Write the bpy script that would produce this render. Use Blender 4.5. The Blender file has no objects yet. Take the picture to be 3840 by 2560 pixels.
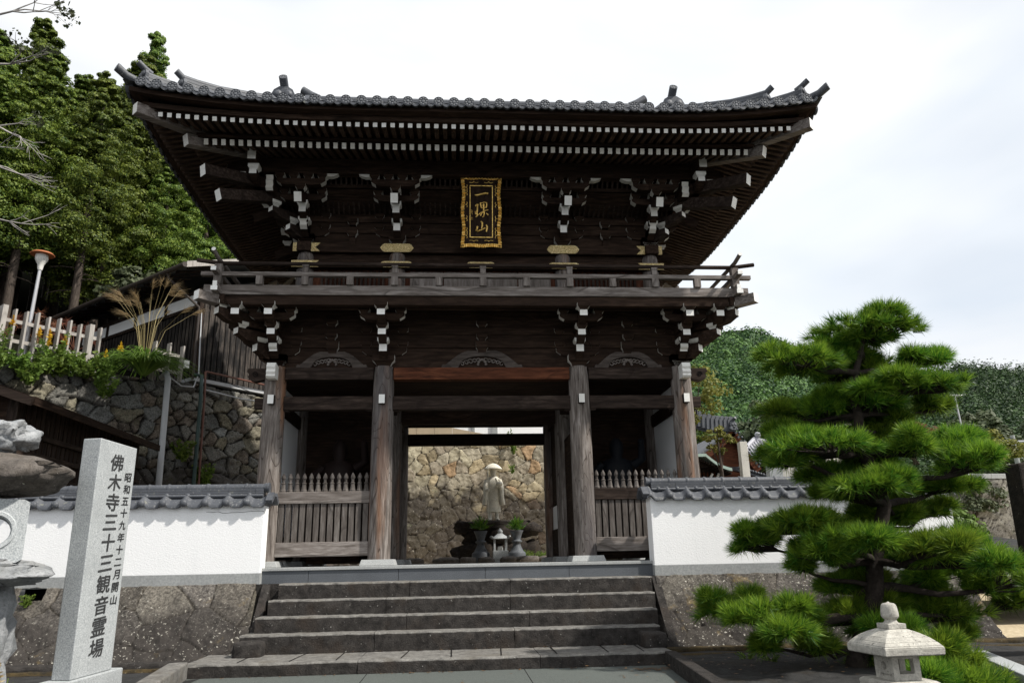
import bpy, bmesh, math, random
import numpy as np
from mathutils import Vector, Matrix
random.seed(7); RNG = np.random.default_rng(7)
S = bpy.context.scene
COL = S.collection
# ---------------------------------------------------------------- camera
cd = bpy.data.cameras.new('camera'); cam = bpy.data.objects.new('camera', cd); COL.objects.link(cam)
yaw, pitch, roll = 0.0755, 0.2801, -0.0195
f_ = Vector((math.sin(yaw)*math.cos(pitch), math.cos(yaw)*math.cos(pitch), math.sin(pitch)))
r_ = Vector((math.cos(yaw), -math.sin(yaw), 0)); u_ = r_.cross(f_)
r2 = r_*math.cos(roll)+u_*math.sin(roll); u2 = u_*math.cos(roll)-r_*math.sin(roll)
cam.matrix_world = Matrix(((r2.x, u2.x, -f_.x, -0.3901), (r2.y, u2.y, -f_.y, -11.4317), (r2.z, u2.z, -f_.z, -0.0482), (0, 0, 0, 1)))
cd.sensor_width = 36; cd.lens = 2850/3840*36; cd.clip_start = .05; cd.clip_end = 2000
S.camera = cam
# ---------------------------------------------------------------- sky and sun
SUN = Vector((.95, -.46, 1.2)).normalized()
W = bpy.data.worlds.new('World'); S.world = W; W.use_nodes = True
nt = W.node_tree; nt.nodes.clear()
def wn(t, **k):
    n = nt.nodes.new(t)
    for a, b in k.items(): setattr(n, a, b)
    return n
out = wn('ShaderNodeOutputWorld'); bg = wn('ShaderNodeBackground'); bg.inputs[1].default_value = .1
sky = wn('ShaderNodeTexSky', sky_type='NISHITA', sun_disc=False, sun_elevation=math.asin(SUN.z), sun_rotation=math.atan2(SUN.x, SUN.y))
tc = wn('ShaderNodeTexCoord'); mp = wn('ShaderNodeMapping'); mp.inputs['Scale'].default_value = (1.3, 1.3, 3.2); mp.inputs['Location'].default_value = (.6, .2, .1)
nz = wn('ShaderNodeTexNoise'); nz.inputs['Scale'].default_value = 1.5; nz.inputs['Detail'].default_value = 7; nz.inputs['Distortion'].default_value = .5
rp = wn('ShaderNodeValToRGB'); rp.color_ramp.elements[0].position = .30; rp.color_ramp.elements[0].color = (7.9, 8.5, 9.2, 1)
rp.color_ramp.elements[1].position = .56; rp.color_ramp.elements[1].color = (9.5, 9.6, 9.7, 1)
nz2 = wn('ShaderNodeTexNoise'); nz2.inputs['Scale'].default_value = 1.0; nz2.inputs['Detail'].default_value = 4
mr = wn('ShaderNodeMapRange'); mr.inputs[1].default_value = .36; mr.inputs[2].default_value = .5; mr.inputs[3].default_value = .8; mr.inputs[4].default_value = 1.0
mx = wn('ShaderNodeMixRGB')
L = nt.links.new
L(tc.outputs['Generated'], mp.inputs[0]); L(mp.outputs[0], nz.inputs['Vector']); L(mp.outputs[0], nz2.inputs['Vector'])
L(nz.outputs[0], rp.inputs[0]); L(nz2.outputs[0], mr.inputs[0]); L(mr.outputs[0], mx.inputs[0])
L(sky.outputs[0], mx.inputs[1]); L(rp.outputs[0], mx.inputs[2]); L(mx.outputs[0], bg.inputs[0]); L(bg.outputs[0], out.inputs[0])
ld = bpy.data.lights.new('sun', 'SUN'); ld.energy = 5.0; ld.angle = math.radians(1.5); ld.color = (1, .95, .87)
sun = bpy.data.objects.new('sun', ld); COL.objects.link(sun)
sun.rotation_euler = (-SUN).to_track_quat('-Z', 'Y').to_euler()
S.view_settings.view_transform = 'Standard'; S.view_settings.look = 'None'; S.view_settings.exposure = .18; S.view_settings.gamma = 1
# ---------------------------------------------------------------- helpers
ORG = {}
class MB:
    def __init__(s): s.v = []; s.f = []; s.m = []; s.s = []
    def add(s, v, f, mi=0, smooth=False):
        o = len(s.v); s.v += [tuple(p) for p in v]
        for k, q in enumerate(f):
            s.f.append(tuple(i+o for i in q)); s.m.append(mi[k] if isinstance(mi, (list, tuple)) else mi); s.s.append(smooth)
        return s
    def hexa(s, p, mi=0):   # 4 bottom ccw, 4 top ccw ; faces -x +x -y +y -z +z when bottom = (x0y0,x1y0,x1y1,x0y1)
        return s.add(p, [(0, 4, 7, 3), (1, 2, 6, 5), (0, 1, 5, 4), (3, 7, 6, 2), (0, 3, 2, 1), (4, 5, 6, 7)], mi)
    def box(s, c, d, mi=0, R=None):
        x, y, z = d[0]/2, d[1]/2, d[2]/2
        p = [Vector(q) for q in ((-x, -y, -z), (x, -y, -z), (x, y, -z), (-x, y, -z), (-x, -y, z), (x, -y, z), (x, y, z), (-x, y, z))]
        if R is not None: p = [R @ q for q in p]
        return s.hexa([q+Vector(c) for q in p], mi)
    def b2(s, a, b, mi=0):  # box from two corners
        return s.box([(i+j)/2 for i, j in zip(a, b)], [abs(i-j) for i, j in zip(a, b)], mi)
    def beam(s, a, b, w, h, mi=0, up=(0, 0, 1)):  # box from point a to point b, width w, height h; ends = faces 0 / 1
        a, b = Vector(a), Vector(b); x = (b-a); l = x.length; x.normalize(); y = Vector(up).cross(x).normalized(); z = x.cross(y)
        R = Matrix((x, y, z)).transposed()
        return s.box((a+b)/2, (l, w, h), mi, R)
    def tube(s, pts, rad, n=10, mi=0, cap=True, smooth=True, capmi=None):
        pts = [Vector(p) for p in pts]; rad = [rad]*len(pts) if not hasattr(rad, '__len__') else rad
        v = []; f = []; m = []
        ref = None
        for i, p in enumerate(pts):
            t = (pts[min(i+1, len(pts)-1)]-pts[max(i-1, 0)]).normalized()
            if ref is None: ref = Vector((0, 0, 1)) if abs(t.z) < .9 else Vector((1, 0, 0))
            a = t.cross(ref).normalized(); b = a.cross(t).normalized(); ref = b
            for k in range(n):
                th = 2*math.pi*k/n; v.append(p+(a*math.cos(th)+b*math.sin(th))*rad[i])
        for i in range(len(pts)-1):
            for k in range(n): f.append((i*n+k, i*n+(k+1) % n, (i+1)*n+(k+1) % n, (i+1)*n+k))
        s.add(v, f, mi, smooth)
        if cap:
            o = len(v); s.add(v[:n], [tuple(range(n))[::-1]][:1], mi if capmi is None else capmi); s.add(v[-n:], [tuple(range(n))], mi if capmi is None else capmi)
        return s
    def lathe(s, prof, c=(0, 0, 0), n=16, mi=0, smooth=True, ax=None):
        v = []; f = []
        for r, z in prof:
            for k in range(n):
                th = 2*math.pi*k/n; p = Vector((r*math.cos(th), r*math.sin(th), z))
                if ax is not None: p = ax @ p
                v.append(p+Vector(c))
        for i in range(len(prof)-1):
            for k in range(n): f.append((i*n+k, i*n+(k+1) % n, (i+1)*n+(k+1) % n, (i+1)*n+k))
        s.add(v, f, mi, smooth)
        s.add(v[:n], [tuple(range(n))[::-1]], mi); s.add(v[-n:], [tuple(range(n))], mi)
        return s
    def prism(s, poly, o, u, w, d, mi=0, side=None):  # poly (a,b) -> o+a*u+b*w, extruded by vector d
        o, u, w, d = Vector(o), Vector(u), Vector(w), Vector(d); n = len(poly)
        p = [o+u*a+w*b for a, b in poly]; p2 = [q+d for q in p]
        if u.cross(w).dot(d) < 0: p, p2 = p2, p
        s.add(p+p2, [tuple(range(n))[::-1]]+[tuple(range(n, 2*n))], mi)
        s.add(p+p2, [(i, (i+1) % n, n+(i+1) % n, n+i) for i in range(n)], mi if side is None else side)
        return s
    def sphere(s, c, r, n=10, mi=0, sc=(1, 1, 1)):
        k = n//2; prof = [(max(1e-4, math.sin(math.pi*i/k))*r, -math.cos(math.pi*i/k)*r) for i in range(k+1)]
        o = len(s.v); s.lathe(prof, (0, 0, 0), n, mi)
        for i in range(o, len(s.v)): s.v[i] = tuple(s.v[i][j]*sc[j]+c[j] for j in range(3))
        return s
    def join(s, t): s.add(t.v, t.f, t.m); s.s[-len(t.s):] = t.s; return s
    def build(s, name, mats, parent=None, bevel=0, label=None, kind=None, cat=None, group=None):
        mats = mats if isinstance(mats, (list, tuple)) else [mats]
        o = ORG.get(parent.name, Vector()) if parent else Vector()
        me = bpy.data.meshes.new(name); me.from_pydata([(p[0]-o.x, p[1]-o.y, p[2]-o.z) for p in s.v], [], s.f)
        for m in mats: me.materials.append(m)
        me.polygons.foreach_set('material_index', s.m); me.polygons.foreach_set('use_smooth', s.s); me.update()
        return link(name, me, parent, o, bevel, label, kind, cat, group)
def link(name, me, parent=None, o=None, bevel=0, label=None, kind=None, cat=None, group=None):
    ob = bpy.data.objects.new(name, me); COL.objects.link(ob)
    if parent: ob.parent = parent
    ORG[ob.name] = (o if o is not None else Vector()).copy()
    if bevel:
        b = ob.modifiers.new('bevel', 'BEVEL'); b.width = bevel; b.segments = 2; b.limit_method = 'ANGLE'
    tag(ob, label, cat, group, kind)
    return ob
def tag(o, label=None, cat=None, group=None, kind=None):
    for k, v in (('label', label), ('category', cat), ('group', group), ('kind', kind)):
        if v: o[k] = v
    return o
def thing(name, label, cat, loc=(0, 0, 0), group=None):
    o = bpy.data.objects.new(name, None); COL.objects.link(o); o.location = loc; o.empty_display_size = .2
    ORG[o.name] = Vector(loc); return tag(o, label, cat, group)
def npmesh(name, V, F, mats, smooth=False, mi=None, parent=None, cols=None, **k):
    V = np.asarray(V, np.float32).reshape(-1, 3); F = np.asarray(F, np.int32); nv = F.shape[1]
    o = ORG.get(parent.name, Vector()) if parent else Vector()
    V = V-np.array([o.x, o.y, o.z], np.float32)
    me = bpy.data.meshes.new(name); me.vertices.add(len(V)); me.vertices.foreach_set('co', V.ravel())
    me.loops.add(F.size); me.loops.foreach_set('vertex_index', F.ravel()); me.polygons.add(len(F))
    me.polygons.foreach_set('loop_start', np.arange(0, F.size, nv, dtype=np.int32)); me.polygons.foreach_set('loop_total', np.full(len(F), nv, np.int32))
    for m in (mats if isinstance(mats, (list, tuple)) else [mats]): me.materials.append(m)
    if mi is not None: me.polygons.foreach_set('material_index', np.asarray(mi, np.int32))
    me.polygons.foreach_set('use_smooth', np.full(len(F), smooth))
    if cols is not None:
        a = me.color_attributes.new('tint', 'FLOAT_COLOR', 'POINT'); c = np.ones((len(V), 4), np.float32); c[:, :cols.shape[1]] = cols; a.data.foreach_set('color', c.ravel())
    me.update(); me.validate()
    return link(name, me, parent, o, **k)
def copy_tree(o, loc, label=None):
    c = o.copy(); COL.objects.link(c); c.location = loc
    if label: c['label'] = label
    for ch in o.children:
        d = ch.copy(); COL.objects.link(d); d.parent = c
        for g in ch.children:
            e = g.copy(); COL.objects.link(e); e.parent = d
    return c
# ---------------------------------------------------------------- materials
class NT:
    def __init__(s, name, rough=.8, spec=.3):
        s.m = bpy.data.materials.new(name); s.m.use_nodes = True; s.t = s.m.node_tree; s.t.nodes.clear()
        s.o = s.n('ShaderNodeOutputMaterial'); s.b = s.n('ShaderNodeBsdfPrincipled'); s.l(s.b.outputs[0], s.o.inputs[0])
        s.b.inputs['Roughness'].default_value = rough; s.b.inputs['Specular IOR Level'].default_value = spec
        s.tc = s.n('ShaderNodeTexCoord')
    def n(s, t, **k):
        x = s.t.nodes.new(t)
        for a, b in k.items(): setattr(x, a, b)
        return x
    def l(s, a, b): s.t.links.new(a, b)
    def mapn(s, scale=(1, 1, 1), src='Object', rot=(0, 0, 0)):
        m = s.n('ShaderNodeMapping'); m.inputs['Scale'].default_value = scale; m.inputs['Rotation'].default_value = rot; s.l(s.tc.outputs[src], m.inputs[0]); return m.outputs[0]
    def noise(s, scale, vec=None, detail=5, rough=.55, dist=0, rnd=False):
        x = s.n('ShaderNodeTexNoise'); x.inputs['Scale'].default_value = scale; x.inputs['Detail'].default_value = detail; x.inputs['Roughness'].default_value = rough; x.inputs['Distortion'].default_value = dist
        s.l(vec if vec is not None else s.tc.outputs['Object'], x.inputs['Vector'])
        if rnd:
            x.noise_dimensions = '4D'; oi = s.n('ShaderNodeObjectInfo'); m = s.math('MULTIPLY', oi.outputs['Random'], 40); s.l(m, x.inputs['W'])
        return x.outputs[0]
    def math(s, op, a, b=None, c=None):
        x = s.n('ShaderNodeMath', operation=op)
        for i, q in enumerate((a, b, c)):
            if q is None: continue
            if isinstance(q, (int, float)): x.inputs[i].default_value = q
            else: s.l(q, x.inputs[i])
        return x.outputs[0]
    def ramp(s, fac, stops, inter='LINEAR'):
        x = s.n('ShaderNodeValToRGB'); r = x.color_ramp; r.interpolation = inter
        while len(r.elements) < len(stops): r.elements.new(.5)
        for e, (p, c) in zip(r.elements, stops):
            e.position = p; e.color = (c, c, c, 1) if isinstance(c, (int, float)) else tuple(c)+(1,)
        s.l(fac, x.inputs[0]); return x.outputs[0]
    def mix(s, fac, a, b, mode='MIX'):
        x = s.n('ShaderNodeMixRGB', blend_type=mode)
        for i, q in zip((0, 1, 2), (fac, a, b)):
            if isinstance(q, (int, float)): x.inputs[i].default_value = q if i == 0 else (q, q, q, 1)
            elif isinstance(q, tuple): x.inputs[i].default_value = q+(1,)
            else: s.l(q, x.inputs[i])
        return x.outputs[0]
    def bump(s, h, st=.3, dist=.02):
        x = s.n('ShaderNodeBump'); x.inputs['Strength'].default_value = st; x.inputs['Distance'].default_value = dist; s.l(h, x.inputs['Height']); s.l(x.outputs[0], s.b.inputs['Normal'])
    def col(s, c):
        if isinstance(c, tuple): s.b.inputs['Base Color'].default_value = c+(1,)
        else: s.l(c, s.b.inputs['Base Color'])
        return s
    def sep(s, src='Object'):
        x = s.n('ShaderNodeSeparateXYZ'); s.l(s.tc.outputs[src], x.inputs[0]); return x.outputs
def wood(name, dark, mid, light, axis='X', grain=9., contour=7., cline=.5, rough=.75, spec=.12):
    t = NT(name, rough, spec); sc = {'X': (.12, 1, 1), 'Y': (1, .12, 1), 'Z': (1, 1, .12)}[axis]
    v = t.mapn(sc); fine = t.noise(grain*3.2, v, 6, .65, 0, True); big = t.noise(1.6, t.mapn(tuple(min(1, x*3) for x in sc)), 3, .5, .6, True)
    c = t.ramp(fine, [(.3, dark), (.5, mid), (.72, light)])
    low = t.noise(1.5, t.mapn(tuple(1 if x == 1 else .3 for x in sc)), 1.5, .4, .3, True)
    w = t.math('FRACT', t.math('MULTIPLY', low, contour)); line = t.ramp(w, [(0, 0), (.05, 1), (.16, .25), (.9, 0), (1, 0)])
    c = t.mix(t.math('MULTIPLY', line, cline), c, tuple(x*.5 for x in dark))
    c = t.mix(t.ramp(big, [(.38, 0), (.66, .75)]), c, t.mix(fine, dark, mid))
    t.col(c); t.bump(t.math('SUBTRACT', fine, t.math('MULTIPLY', line, .6)), .35, .012); return t.m
def plain(name, c, rough=.7, var=.15, scale=6, bump=0, spec=.3, metal=0):
    t = NT(name, rough, spec); n = t.noise(scale, None, 5); t.col(t.mix(n, tuple(x*(1-var) for x in c), tuple(min(1, x*(1+var)) for x in c)))
    if bump: t.bump(t.noise(scale*6, None, 4), bump, .01)
    t.b.inputs['Metallic'].default_value = metal; return t.m
M = {}
for ax in 'XYZ':
    M['dark'+ax] = wood('dark_wood_'+ax, (.011, .0076, .0058), (.034, .0215, .0158), (.08, .052, .037), ax, spec=.05)
    M['grey'+ax] = wood('weathered_wood_'+ax, (.07, .058, .05), (.2, .175, .16), (.38, .35, .33), ax, cline=.75)
    M['mid'+ax] = wood('brown_wood_'+ax, (.010, .0072, .006), (.034, .024, .0195), (.092, .068, .055), ax, cline=.5, spec=.08)
M['rafX'], M['rafY'] = [wood('rafter_wood_'+a, (.018, .012, .009), (.06, .038, .027), (.13, .088, .065), a) for a in 'XY']
M['petal'] = plain('tile_relief', (.13, .137, .15), .5, .15, 20)
M['floor'] = plain('forest_floor', (.008, .008, .006), .95, .4, 2, 0, 0.)
M['kae'] = wood('carved_grey_wood', (.03, .025, .022), (.085, .07, .062), (.16, .14, .125), 'X', spec=.1)
M['picZ'] = wood('picket_wood', (.045, .038, .034), (.125, .11, .1), (.26, .24, .225), 'Z', cline=.7)
M['red'] = wood('red_wood', (.03, .011, .006), (.105, .036, .018), (.2, .075, .036), 'X')
M['redZ'] = wood('red_board_wood', (.02, .009, .006), (.09, .03, .016), (.19, .08, .045), 'Z')
def column_mat():
    t = NT('column_wood', .75, .12); v = t.mapn((1, 1, .1)); fine = t.noise(26, v, 7, .68, .2, True)
    low = t.noise(1.7, t.mapn((1, 1, .17)), 2, .45, 1.1, True); w = t.math('FRACT', t.math('MULTIPLY', low, 19))
    line = t.ramp(w, [(0, 0), (.05, 1), (.11, .2), (.3, 0), (1, 0)])
    c = t.ramp(fine, [(.28, (.055, .046, .042)), (.5, (.155, .134, .12)), (.75, (.36, .33, .31))])
    warm = t.noise(2.2, t.mapn((1.6, 1.6, .14)), 3, .5, .3, True)
    c = t.mix(t.ramp(warm, [(.56, 0), (.7, .75)]), c, t.mix(fine, (.1, .04, .018), (.36, .18, .09)))
    c = t.mix(t.ramp(t.noise(1.4, t.mapn((1.5, 1.5, .2)), 2, .5, 0, True), [(.5, 0), (.7, .7)]), c, (.06, .058, .066))
    c = t.mix(t.math('MULTIPLY', line, .82), c, (.035, .024, .019)); t.col(c)
    t.bump(t.math('SUBTRACT', fine, line), .5, .012); return t.m
M['column'] = column_mat()
def white_mat(name, c, v):
    t = NT(name, .65, .25); oi = t.n('ShaderNodeObjectInfo'); n = t.noise(14, None, 4, .7); k = t.math('ADD', t.math('MULTIPLY', oi.outputs['Random'], v), t.math('MULTIPLY', t.ramp(n, [(.5, 0), (.75, 1)]), .35))
    t.col(t.mix(k, c, tuple(x*y for x, y in zip(c, (.62, .59, .53))))); return t.m
M['white'] = white_mat('white_paint', (.88, .88, .86), .45)
M['cream'] = white_mat('grey_white_paint', (.7, .69, .65), .5)
def gold_mat():
    t = NT('gilded_metal', .38, .5); n = t.noise(30, None, 3); t.col(t.mix(n, (.75, .46, .1), (.95, .68, .24))); t.b.inputs['Metallic'].default_value = .75
    v = t.n('ShaderNodeTexVoronoi', feature='DISTANCE_TO_EDGE'); v.inputs['Scale'].default_value = 26; t.l(t.tc.outputs['Object'], v.inputs['Vector']); t.bump(v.outputs['Distance'], .5, .02); return t.m
M['gold'] = gold_mat()
def goldplate_mat():
    t = NT('engraved_gold_plate', .42, .5); t.b.inputs['Metallic'].default_value = .15
    n = t.noise(17, None, 2, .5, 2.2); k = t.ramp(t.math('FRACT', t.math('MULTIPLY', n, 7)), [(0, 0), (.3, 0), (.45, 1), (.8, 1), (1, 0)])
    t.col(t.mix(k, (.4, .27, .07), (.95, .78, .42))); t.bump(k, .6, .01); return t.m
M['plate'] = goldplate_mat()
def tile_mat():
    t = NT('smoked_roof_tile', .55, .4); n = t.noise(3, None, 5, .6, .3); f = t.noise(40, None, 3)
    c = t.mix(n, (.028, .031, .038), (.11, .118, .135)); c = t.mix(t.ramp(f, [(.6, 0), (.72, .6)]), c, (.3, .3, .29))
    li = t.noise(9, None, 4, .7); c = t.mix(t.ramp(li, [(.62, 0), (.7, .55)]), c, (.25, .25, .2)); t.col(c); t.bump(f, .15, .01); return t.m
M['tile'] = tile_mat()
def plaster_mat():
    t = NT('white_plaster', .85, .2); n = t.noise(42, t.mapn((1, 1, 1.6)), 4, .6, .6); z = t.sep()[2]
    st = t.noise(2.0, t.mapn((2.2, 2.2, .5)), 4); c = t.mix(t.ramp(st, [(.5, 0), (.75, .35)]), (.88, .885, .89), (.77, .78, .785)); t.col(c); t.bump(n, .35, .012); return t.m
M['plaster'] = plaster_mat()
def speckle(name, a, b, c3, sc=60, rough=.7, bump=.3):
    t = NT(name, rough, .3); n = t.noise(sc, None, 3, .7); n2 = t.noise(3, None, 5)
    c = t.ramp(n, [(.3, a), (.5, b), (.68, c3)]); c = t.mix(t.ramp(n2, [(.4, 0), (.7, .35)]), c, tuple(x*.6 for x in b)); t.col(c); t.bump(n, bump, .006); return t.m
M['granite'] = speckle('grey_granite', (.2, .22, .23), (.38, .4, .41), (.55, .57, .57), 90)
M['granite_d'] = speckle('dark_granite', (.05, .057, .066), (.088, .097, .11), (.15, .16, .175), 110, .6)
M['granite_l'] = speckle('pale_granite', (.4, .385, .35), (.55, .53, .48), (.72, .7, .64), 80, .8, .5)
M['granite_e'] = speckle('base_plate_granite', (.24, .25, .25), (.34, .35, .35), (.45, .46, .45), 90)
M['cement'] = speckle('grey_cement', (.24, .25, .25), (.31, .32, .32), (.38, .39, .385), 30, .9, .2)
def lichen_stone(name, a, b, spot=(.62, .6, .52), warm=(.3, .2, .09), bs=.8, sc=1., spots=.62):
    t = NT(name, .9, .2); n = t.noise(5*sc, None, 7, .7, .3); big = t.noise(1.3*sc, None, 4, .6); f = t.noise(26*sc, None, 5, .75)
    c = t.mix(t.ramp(n, [(.35, 0), (.68, 1)]), a, b)
    c = t.mix(t.ramp(big, [(.52, 0), (.7, .5)]), c, t.mix(n, warm, tuple(x*.5 for x in warm)))
    sp = t.noise(13*sc, None, 3, .6, .4); m = t.math('MULTIPLY', t.ramp(sp, [(spots, 0), (spots+.035, 1)]), t.ramp(t.noise(1.7*sc, None, 3), [(.42, .1), (.6, 1)]))
    c = t.mix(m, c, spot); c = t.mix(t.ramp(f, [(.25, .65), (.5, 0)]), c, tuple(x*.35 for x in a)); t.col(c); t.bump(t.mix(.5, f, n), bs, .03); return t.m
M['step'] = lichen_stone('dark_step_stone', (.02, .018, .017), (.062, .056, .052), (.36, .355, .33), (.075, .055, .042), 1., 2.2, .68); M['tread'] = lichen_stone('skylit_worn_tread_stone', (.10, .096, .09), (.245, .236, .22), (.42, .4, .37), (.14, .12, .09), .6, 2.2, .68)  # treads paler than risers: foot wear plus sky light put into the colour
M['rock'] = lichen_stone('lichen_rock', (.07, .062, .055), (.17, .15, .135), (.6, .6, .5), (.16, .13, .1), .8, 2.2, .68)
M['palerock'] = lichen_stone('pale_blue_rock', (.2, .21, .22), (.42, .43, .44), (.55, .55, .53), (.3, .29, .26), 1., 1.6, .7)
M['blackrock'] = lichen_stone('black_rock', (.012, .01, .009), (.045, .036, .03), (.25, .22, .18), (.06, .045, .03), 1., 2.5, .68)
def tint_stone(name, spots=.62, dark=(.03, .026, .024), moss=(.06, .07, .02), stain=.55, zlo=0., zhi=1., gr=.8, ss=18, nd=.6):
    t = NT(name, .9, .2); a = t.n('ShaderNodeAttribute', attribute_name='tint'); base = a.outputs['Color']
    n = t.noise(6, None, 7, .72, .3); f = t.noise(34, None, 5, .75); big = t.noise(.9, None, 5, .65, .4)
    c = t.mix(t.ramp(n, [(.3, nd), (.62, 0)]), base, t.mix(.6, base, dark)); c = t.mix(t.ramp(f, [(.36, gr), (.52, 0)]), c, dark); c = t.mix(t.ramp(f, [(.54, 0), (.75, .45)]), c, (.42, .39, .34))
    z = t.sep()[2]; zz = t.n('ShaderNodeMapRange'); t.l(z, zz.inputs[0]); zz.inputs[1].default_value = zlo; zz.inputs[2].default_value = zhi
    d = t.math('MULTIPLY', t.ramp(t.math('ADD', t.math('MULTIPLY', big, 1.1), t.math('MULTIPLY', zz.outputs[0], -.62)), [(.08, 0), (.32, 1)]), stain)
    c = t.mix(d, c, t.mix(n, dark, tuple(x*2.6 for x in dark)))
    sp = t.noise(ss, None, 3, .65, .4); m = t.math('MULTIPLY', t.ramp(sp, [(spots, 0), (spots+.03, 1)]), t.ramp(t.noise(1.4, None, 3), [(.42, .1), (.62, .9)]))
    c = t.mix(m, c, (.5, .48, .42)); c = t.mix(t.ramp(t.noise(2.3, None, 5, .7), [(.6, 0), (.72, .6)]), c, moss)
    c = t.mix(t.ramp(a.outputs['Alpha'], [(.0, .85), (.75, 0)]), c, (.014, .012, .010))
    t.col(c); t.bump(t.mix(.5, f, n), .8, .025); return t.m
M['fieldstone'] = tint_stone('field_stone', .66, zlo=.5, zhi=3.2, stain=.75)
M['rearstone'] = tint_stone('rear_field_stone', .64, moss=(.2, .21, .14), zlo=1.0, zhi=2.7, stain=.9, gr=.4, nd=.25)
M['basestone'] = tint_stone('base_ashlar_stone', .625, moss=(.22, .16, .07), zlo=-1.35, zhi=-.1, stain=.9, ss=30, dark=(.02, .0175, .016))
def asphalt_mat():
    t = NT('asphalt', .85, .3); n = t.noise(140, None, 3, .7); b = t.noise(1.2, None, 5)
    c = t.ramp(n, [(.35, (.055, .062, .058)), (.6, (.1, .112, .105)), (.75, (.2, .215, .2))]); c = t.mix(t.ramp(b, [(.4, 0), (.7, .4)]), c, (.1, .115, .105)); t.col(c); t.bump(n, .3, .005); return t.m
M['asphalt'] = asphalt_mat()
M['soil'] = lichen_stone('dark_soil', (.018, .018, .018), (.05, .05, .05), (.12, .12, .11), (.06, .045, .026), .8, 1.5, .7)
M['sand'] = speckle('sandy_ground', (.3, .24, .15), (.46, .38, .25), (.56, .48, .34), 20, .95, .4)
M['moss'] = lichen_stone('mossy_stone', (.02, .017, .012), (.085, .06, .025), (.33, .3, .22), (.11, .075, .025), .8, 2., .66)
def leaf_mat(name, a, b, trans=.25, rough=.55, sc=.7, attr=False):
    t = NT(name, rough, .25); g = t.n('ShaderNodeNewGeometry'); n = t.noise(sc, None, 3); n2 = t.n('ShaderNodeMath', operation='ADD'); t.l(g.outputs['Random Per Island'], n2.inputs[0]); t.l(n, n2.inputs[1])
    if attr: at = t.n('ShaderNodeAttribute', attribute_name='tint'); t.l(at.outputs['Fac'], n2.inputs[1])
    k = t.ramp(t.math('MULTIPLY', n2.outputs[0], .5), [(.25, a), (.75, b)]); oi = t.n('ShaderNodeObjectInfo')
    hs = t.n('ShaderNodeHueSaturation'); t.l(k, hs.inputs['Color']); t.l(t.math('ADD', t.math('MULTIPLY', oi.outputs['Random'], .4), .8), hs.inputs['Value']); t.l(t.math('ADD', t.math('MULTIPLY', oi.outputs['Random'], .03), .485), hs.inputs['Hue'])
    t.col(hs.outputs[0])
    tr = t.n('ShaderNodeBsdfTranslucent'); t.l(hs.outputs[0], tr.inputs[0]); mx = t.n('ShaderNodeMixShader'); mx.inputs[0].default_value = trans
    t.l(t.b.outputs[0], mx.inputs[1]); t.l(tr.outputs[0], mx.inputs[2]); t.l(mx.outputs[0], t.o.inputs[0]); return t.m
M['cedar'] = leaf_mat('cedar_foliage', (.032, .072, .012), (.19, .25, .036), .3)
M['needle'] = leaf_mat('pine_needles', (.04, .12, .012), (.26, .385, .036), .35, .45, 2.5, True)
M['broad'] = leaf_mat('broad_leaves', (.05, .085, .015), (.13, .19, .04), .3)
M['yellowleaf'] = leaf_mat('yellowing_leaves', (.10, .12, .02), (.25, .24, .05), .35)
M['darkleaf'] = leaf_mat('dark_evergreen_leaves', (.035, .05, .02), (.1, .12, .06), .2)
M['weed'] = leaf_mat('weed_leaves', (.07, .13, .02), (.19, .28, .05), .35)
M['goldenrod'] = leaf_mat('goldenrod_flowers', (.6, .36, .02), (.8, .55, .05), .2)
M['pampas'] = leaf_mat('pampas_plumes', (.3, .22, .1), (.55, .45, .25), .35)
M['rust'] = leaf_mat('rusty_grass_plumes', (.2, .07, .05), (.35, .16, .1), .3)
M['bark'] = wood('cedar_bark', (.025, .02, .016), (.07, .055, .045), (.16, .13, .11), 'Z', 14)
M['pinebark'] = lichen_stone('pine_bark', (.016, .012, .01), (.05, .04, .034), (.12, .1, .09), (.04, .03, .02), 1., 3., .7)
M['twig'] = plain('pale_twig', (.32, .3, .28), .8, .2)
def burnt():
    t = NT('charred_cedar_boards', .8, .25); x = t.sep(); v = t.mapn((1, 1, .06)); n = t.noise(30, v, 6, .7); n2 = t.noise(2, None, 4)
    t.col(t.mix(t.ramp(t.math('ADD', t.math('MULTIPLY', n, .7), t.math('MULTIPLY', n2, .4)), [(.5, 0), (.74, 1)]), (.009, .008, .008), (.12, .1, .085))); t.bump(n, .5, .01); return t.m
M['burnt'] = burnt()
M['fence'] = wood('pale_fence_wood', (.25, .23, .21), (.4, .375, .35), (.55, .52, .5), 'Z')
M['gutter'] = plain('dark_gutter', (.05, .04, .035), .5, .15)
M['pvc'] = plain('grey_pvc', (.42, .43, .45), .45, .08)
M['greenpipe'] = plain('dark_green_pipe', (.03, .055, .05), .5, .1)
M['copperpipe'] = plain('brown_pipe', (.12, .05, .035), .5, .1)
M['metal'] = plain('galvanised_metal', (.5, .5, .52), .4, .1, 6, 0, .5, .5)
M['rustshade'] = plain('rusted_shade', (.4, .13, .05), .6, .3, 8)
M['copper'] = plain('green_copper', (.36, .46, .41), .6, .2, 5)
M['litter'] = leaf_mat('fallen_leaves', (.06, .03, .015), (.2, .12, .05), .1)
M['black'] = plain('near_black', (.01, .009, .009), .9, .2, 6, 0, .05)
M['statue'] = lichen_stone('statue_stone', (.55, .53, .46), (.78, .74, .64), (.7, .67, .56), (.6, .54, .4), .2, 2.2, .74)
M['ink'] = plain('carved_dark', (.05, .051, .053), .8, .4, 40)
M['lantern'] = lichen_stone('lantern_granite', (.36, .345, .31), (.58, .56, .5), (.17, .16, .145), (.33, .31, .27), .6, 3., .6)
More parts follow.
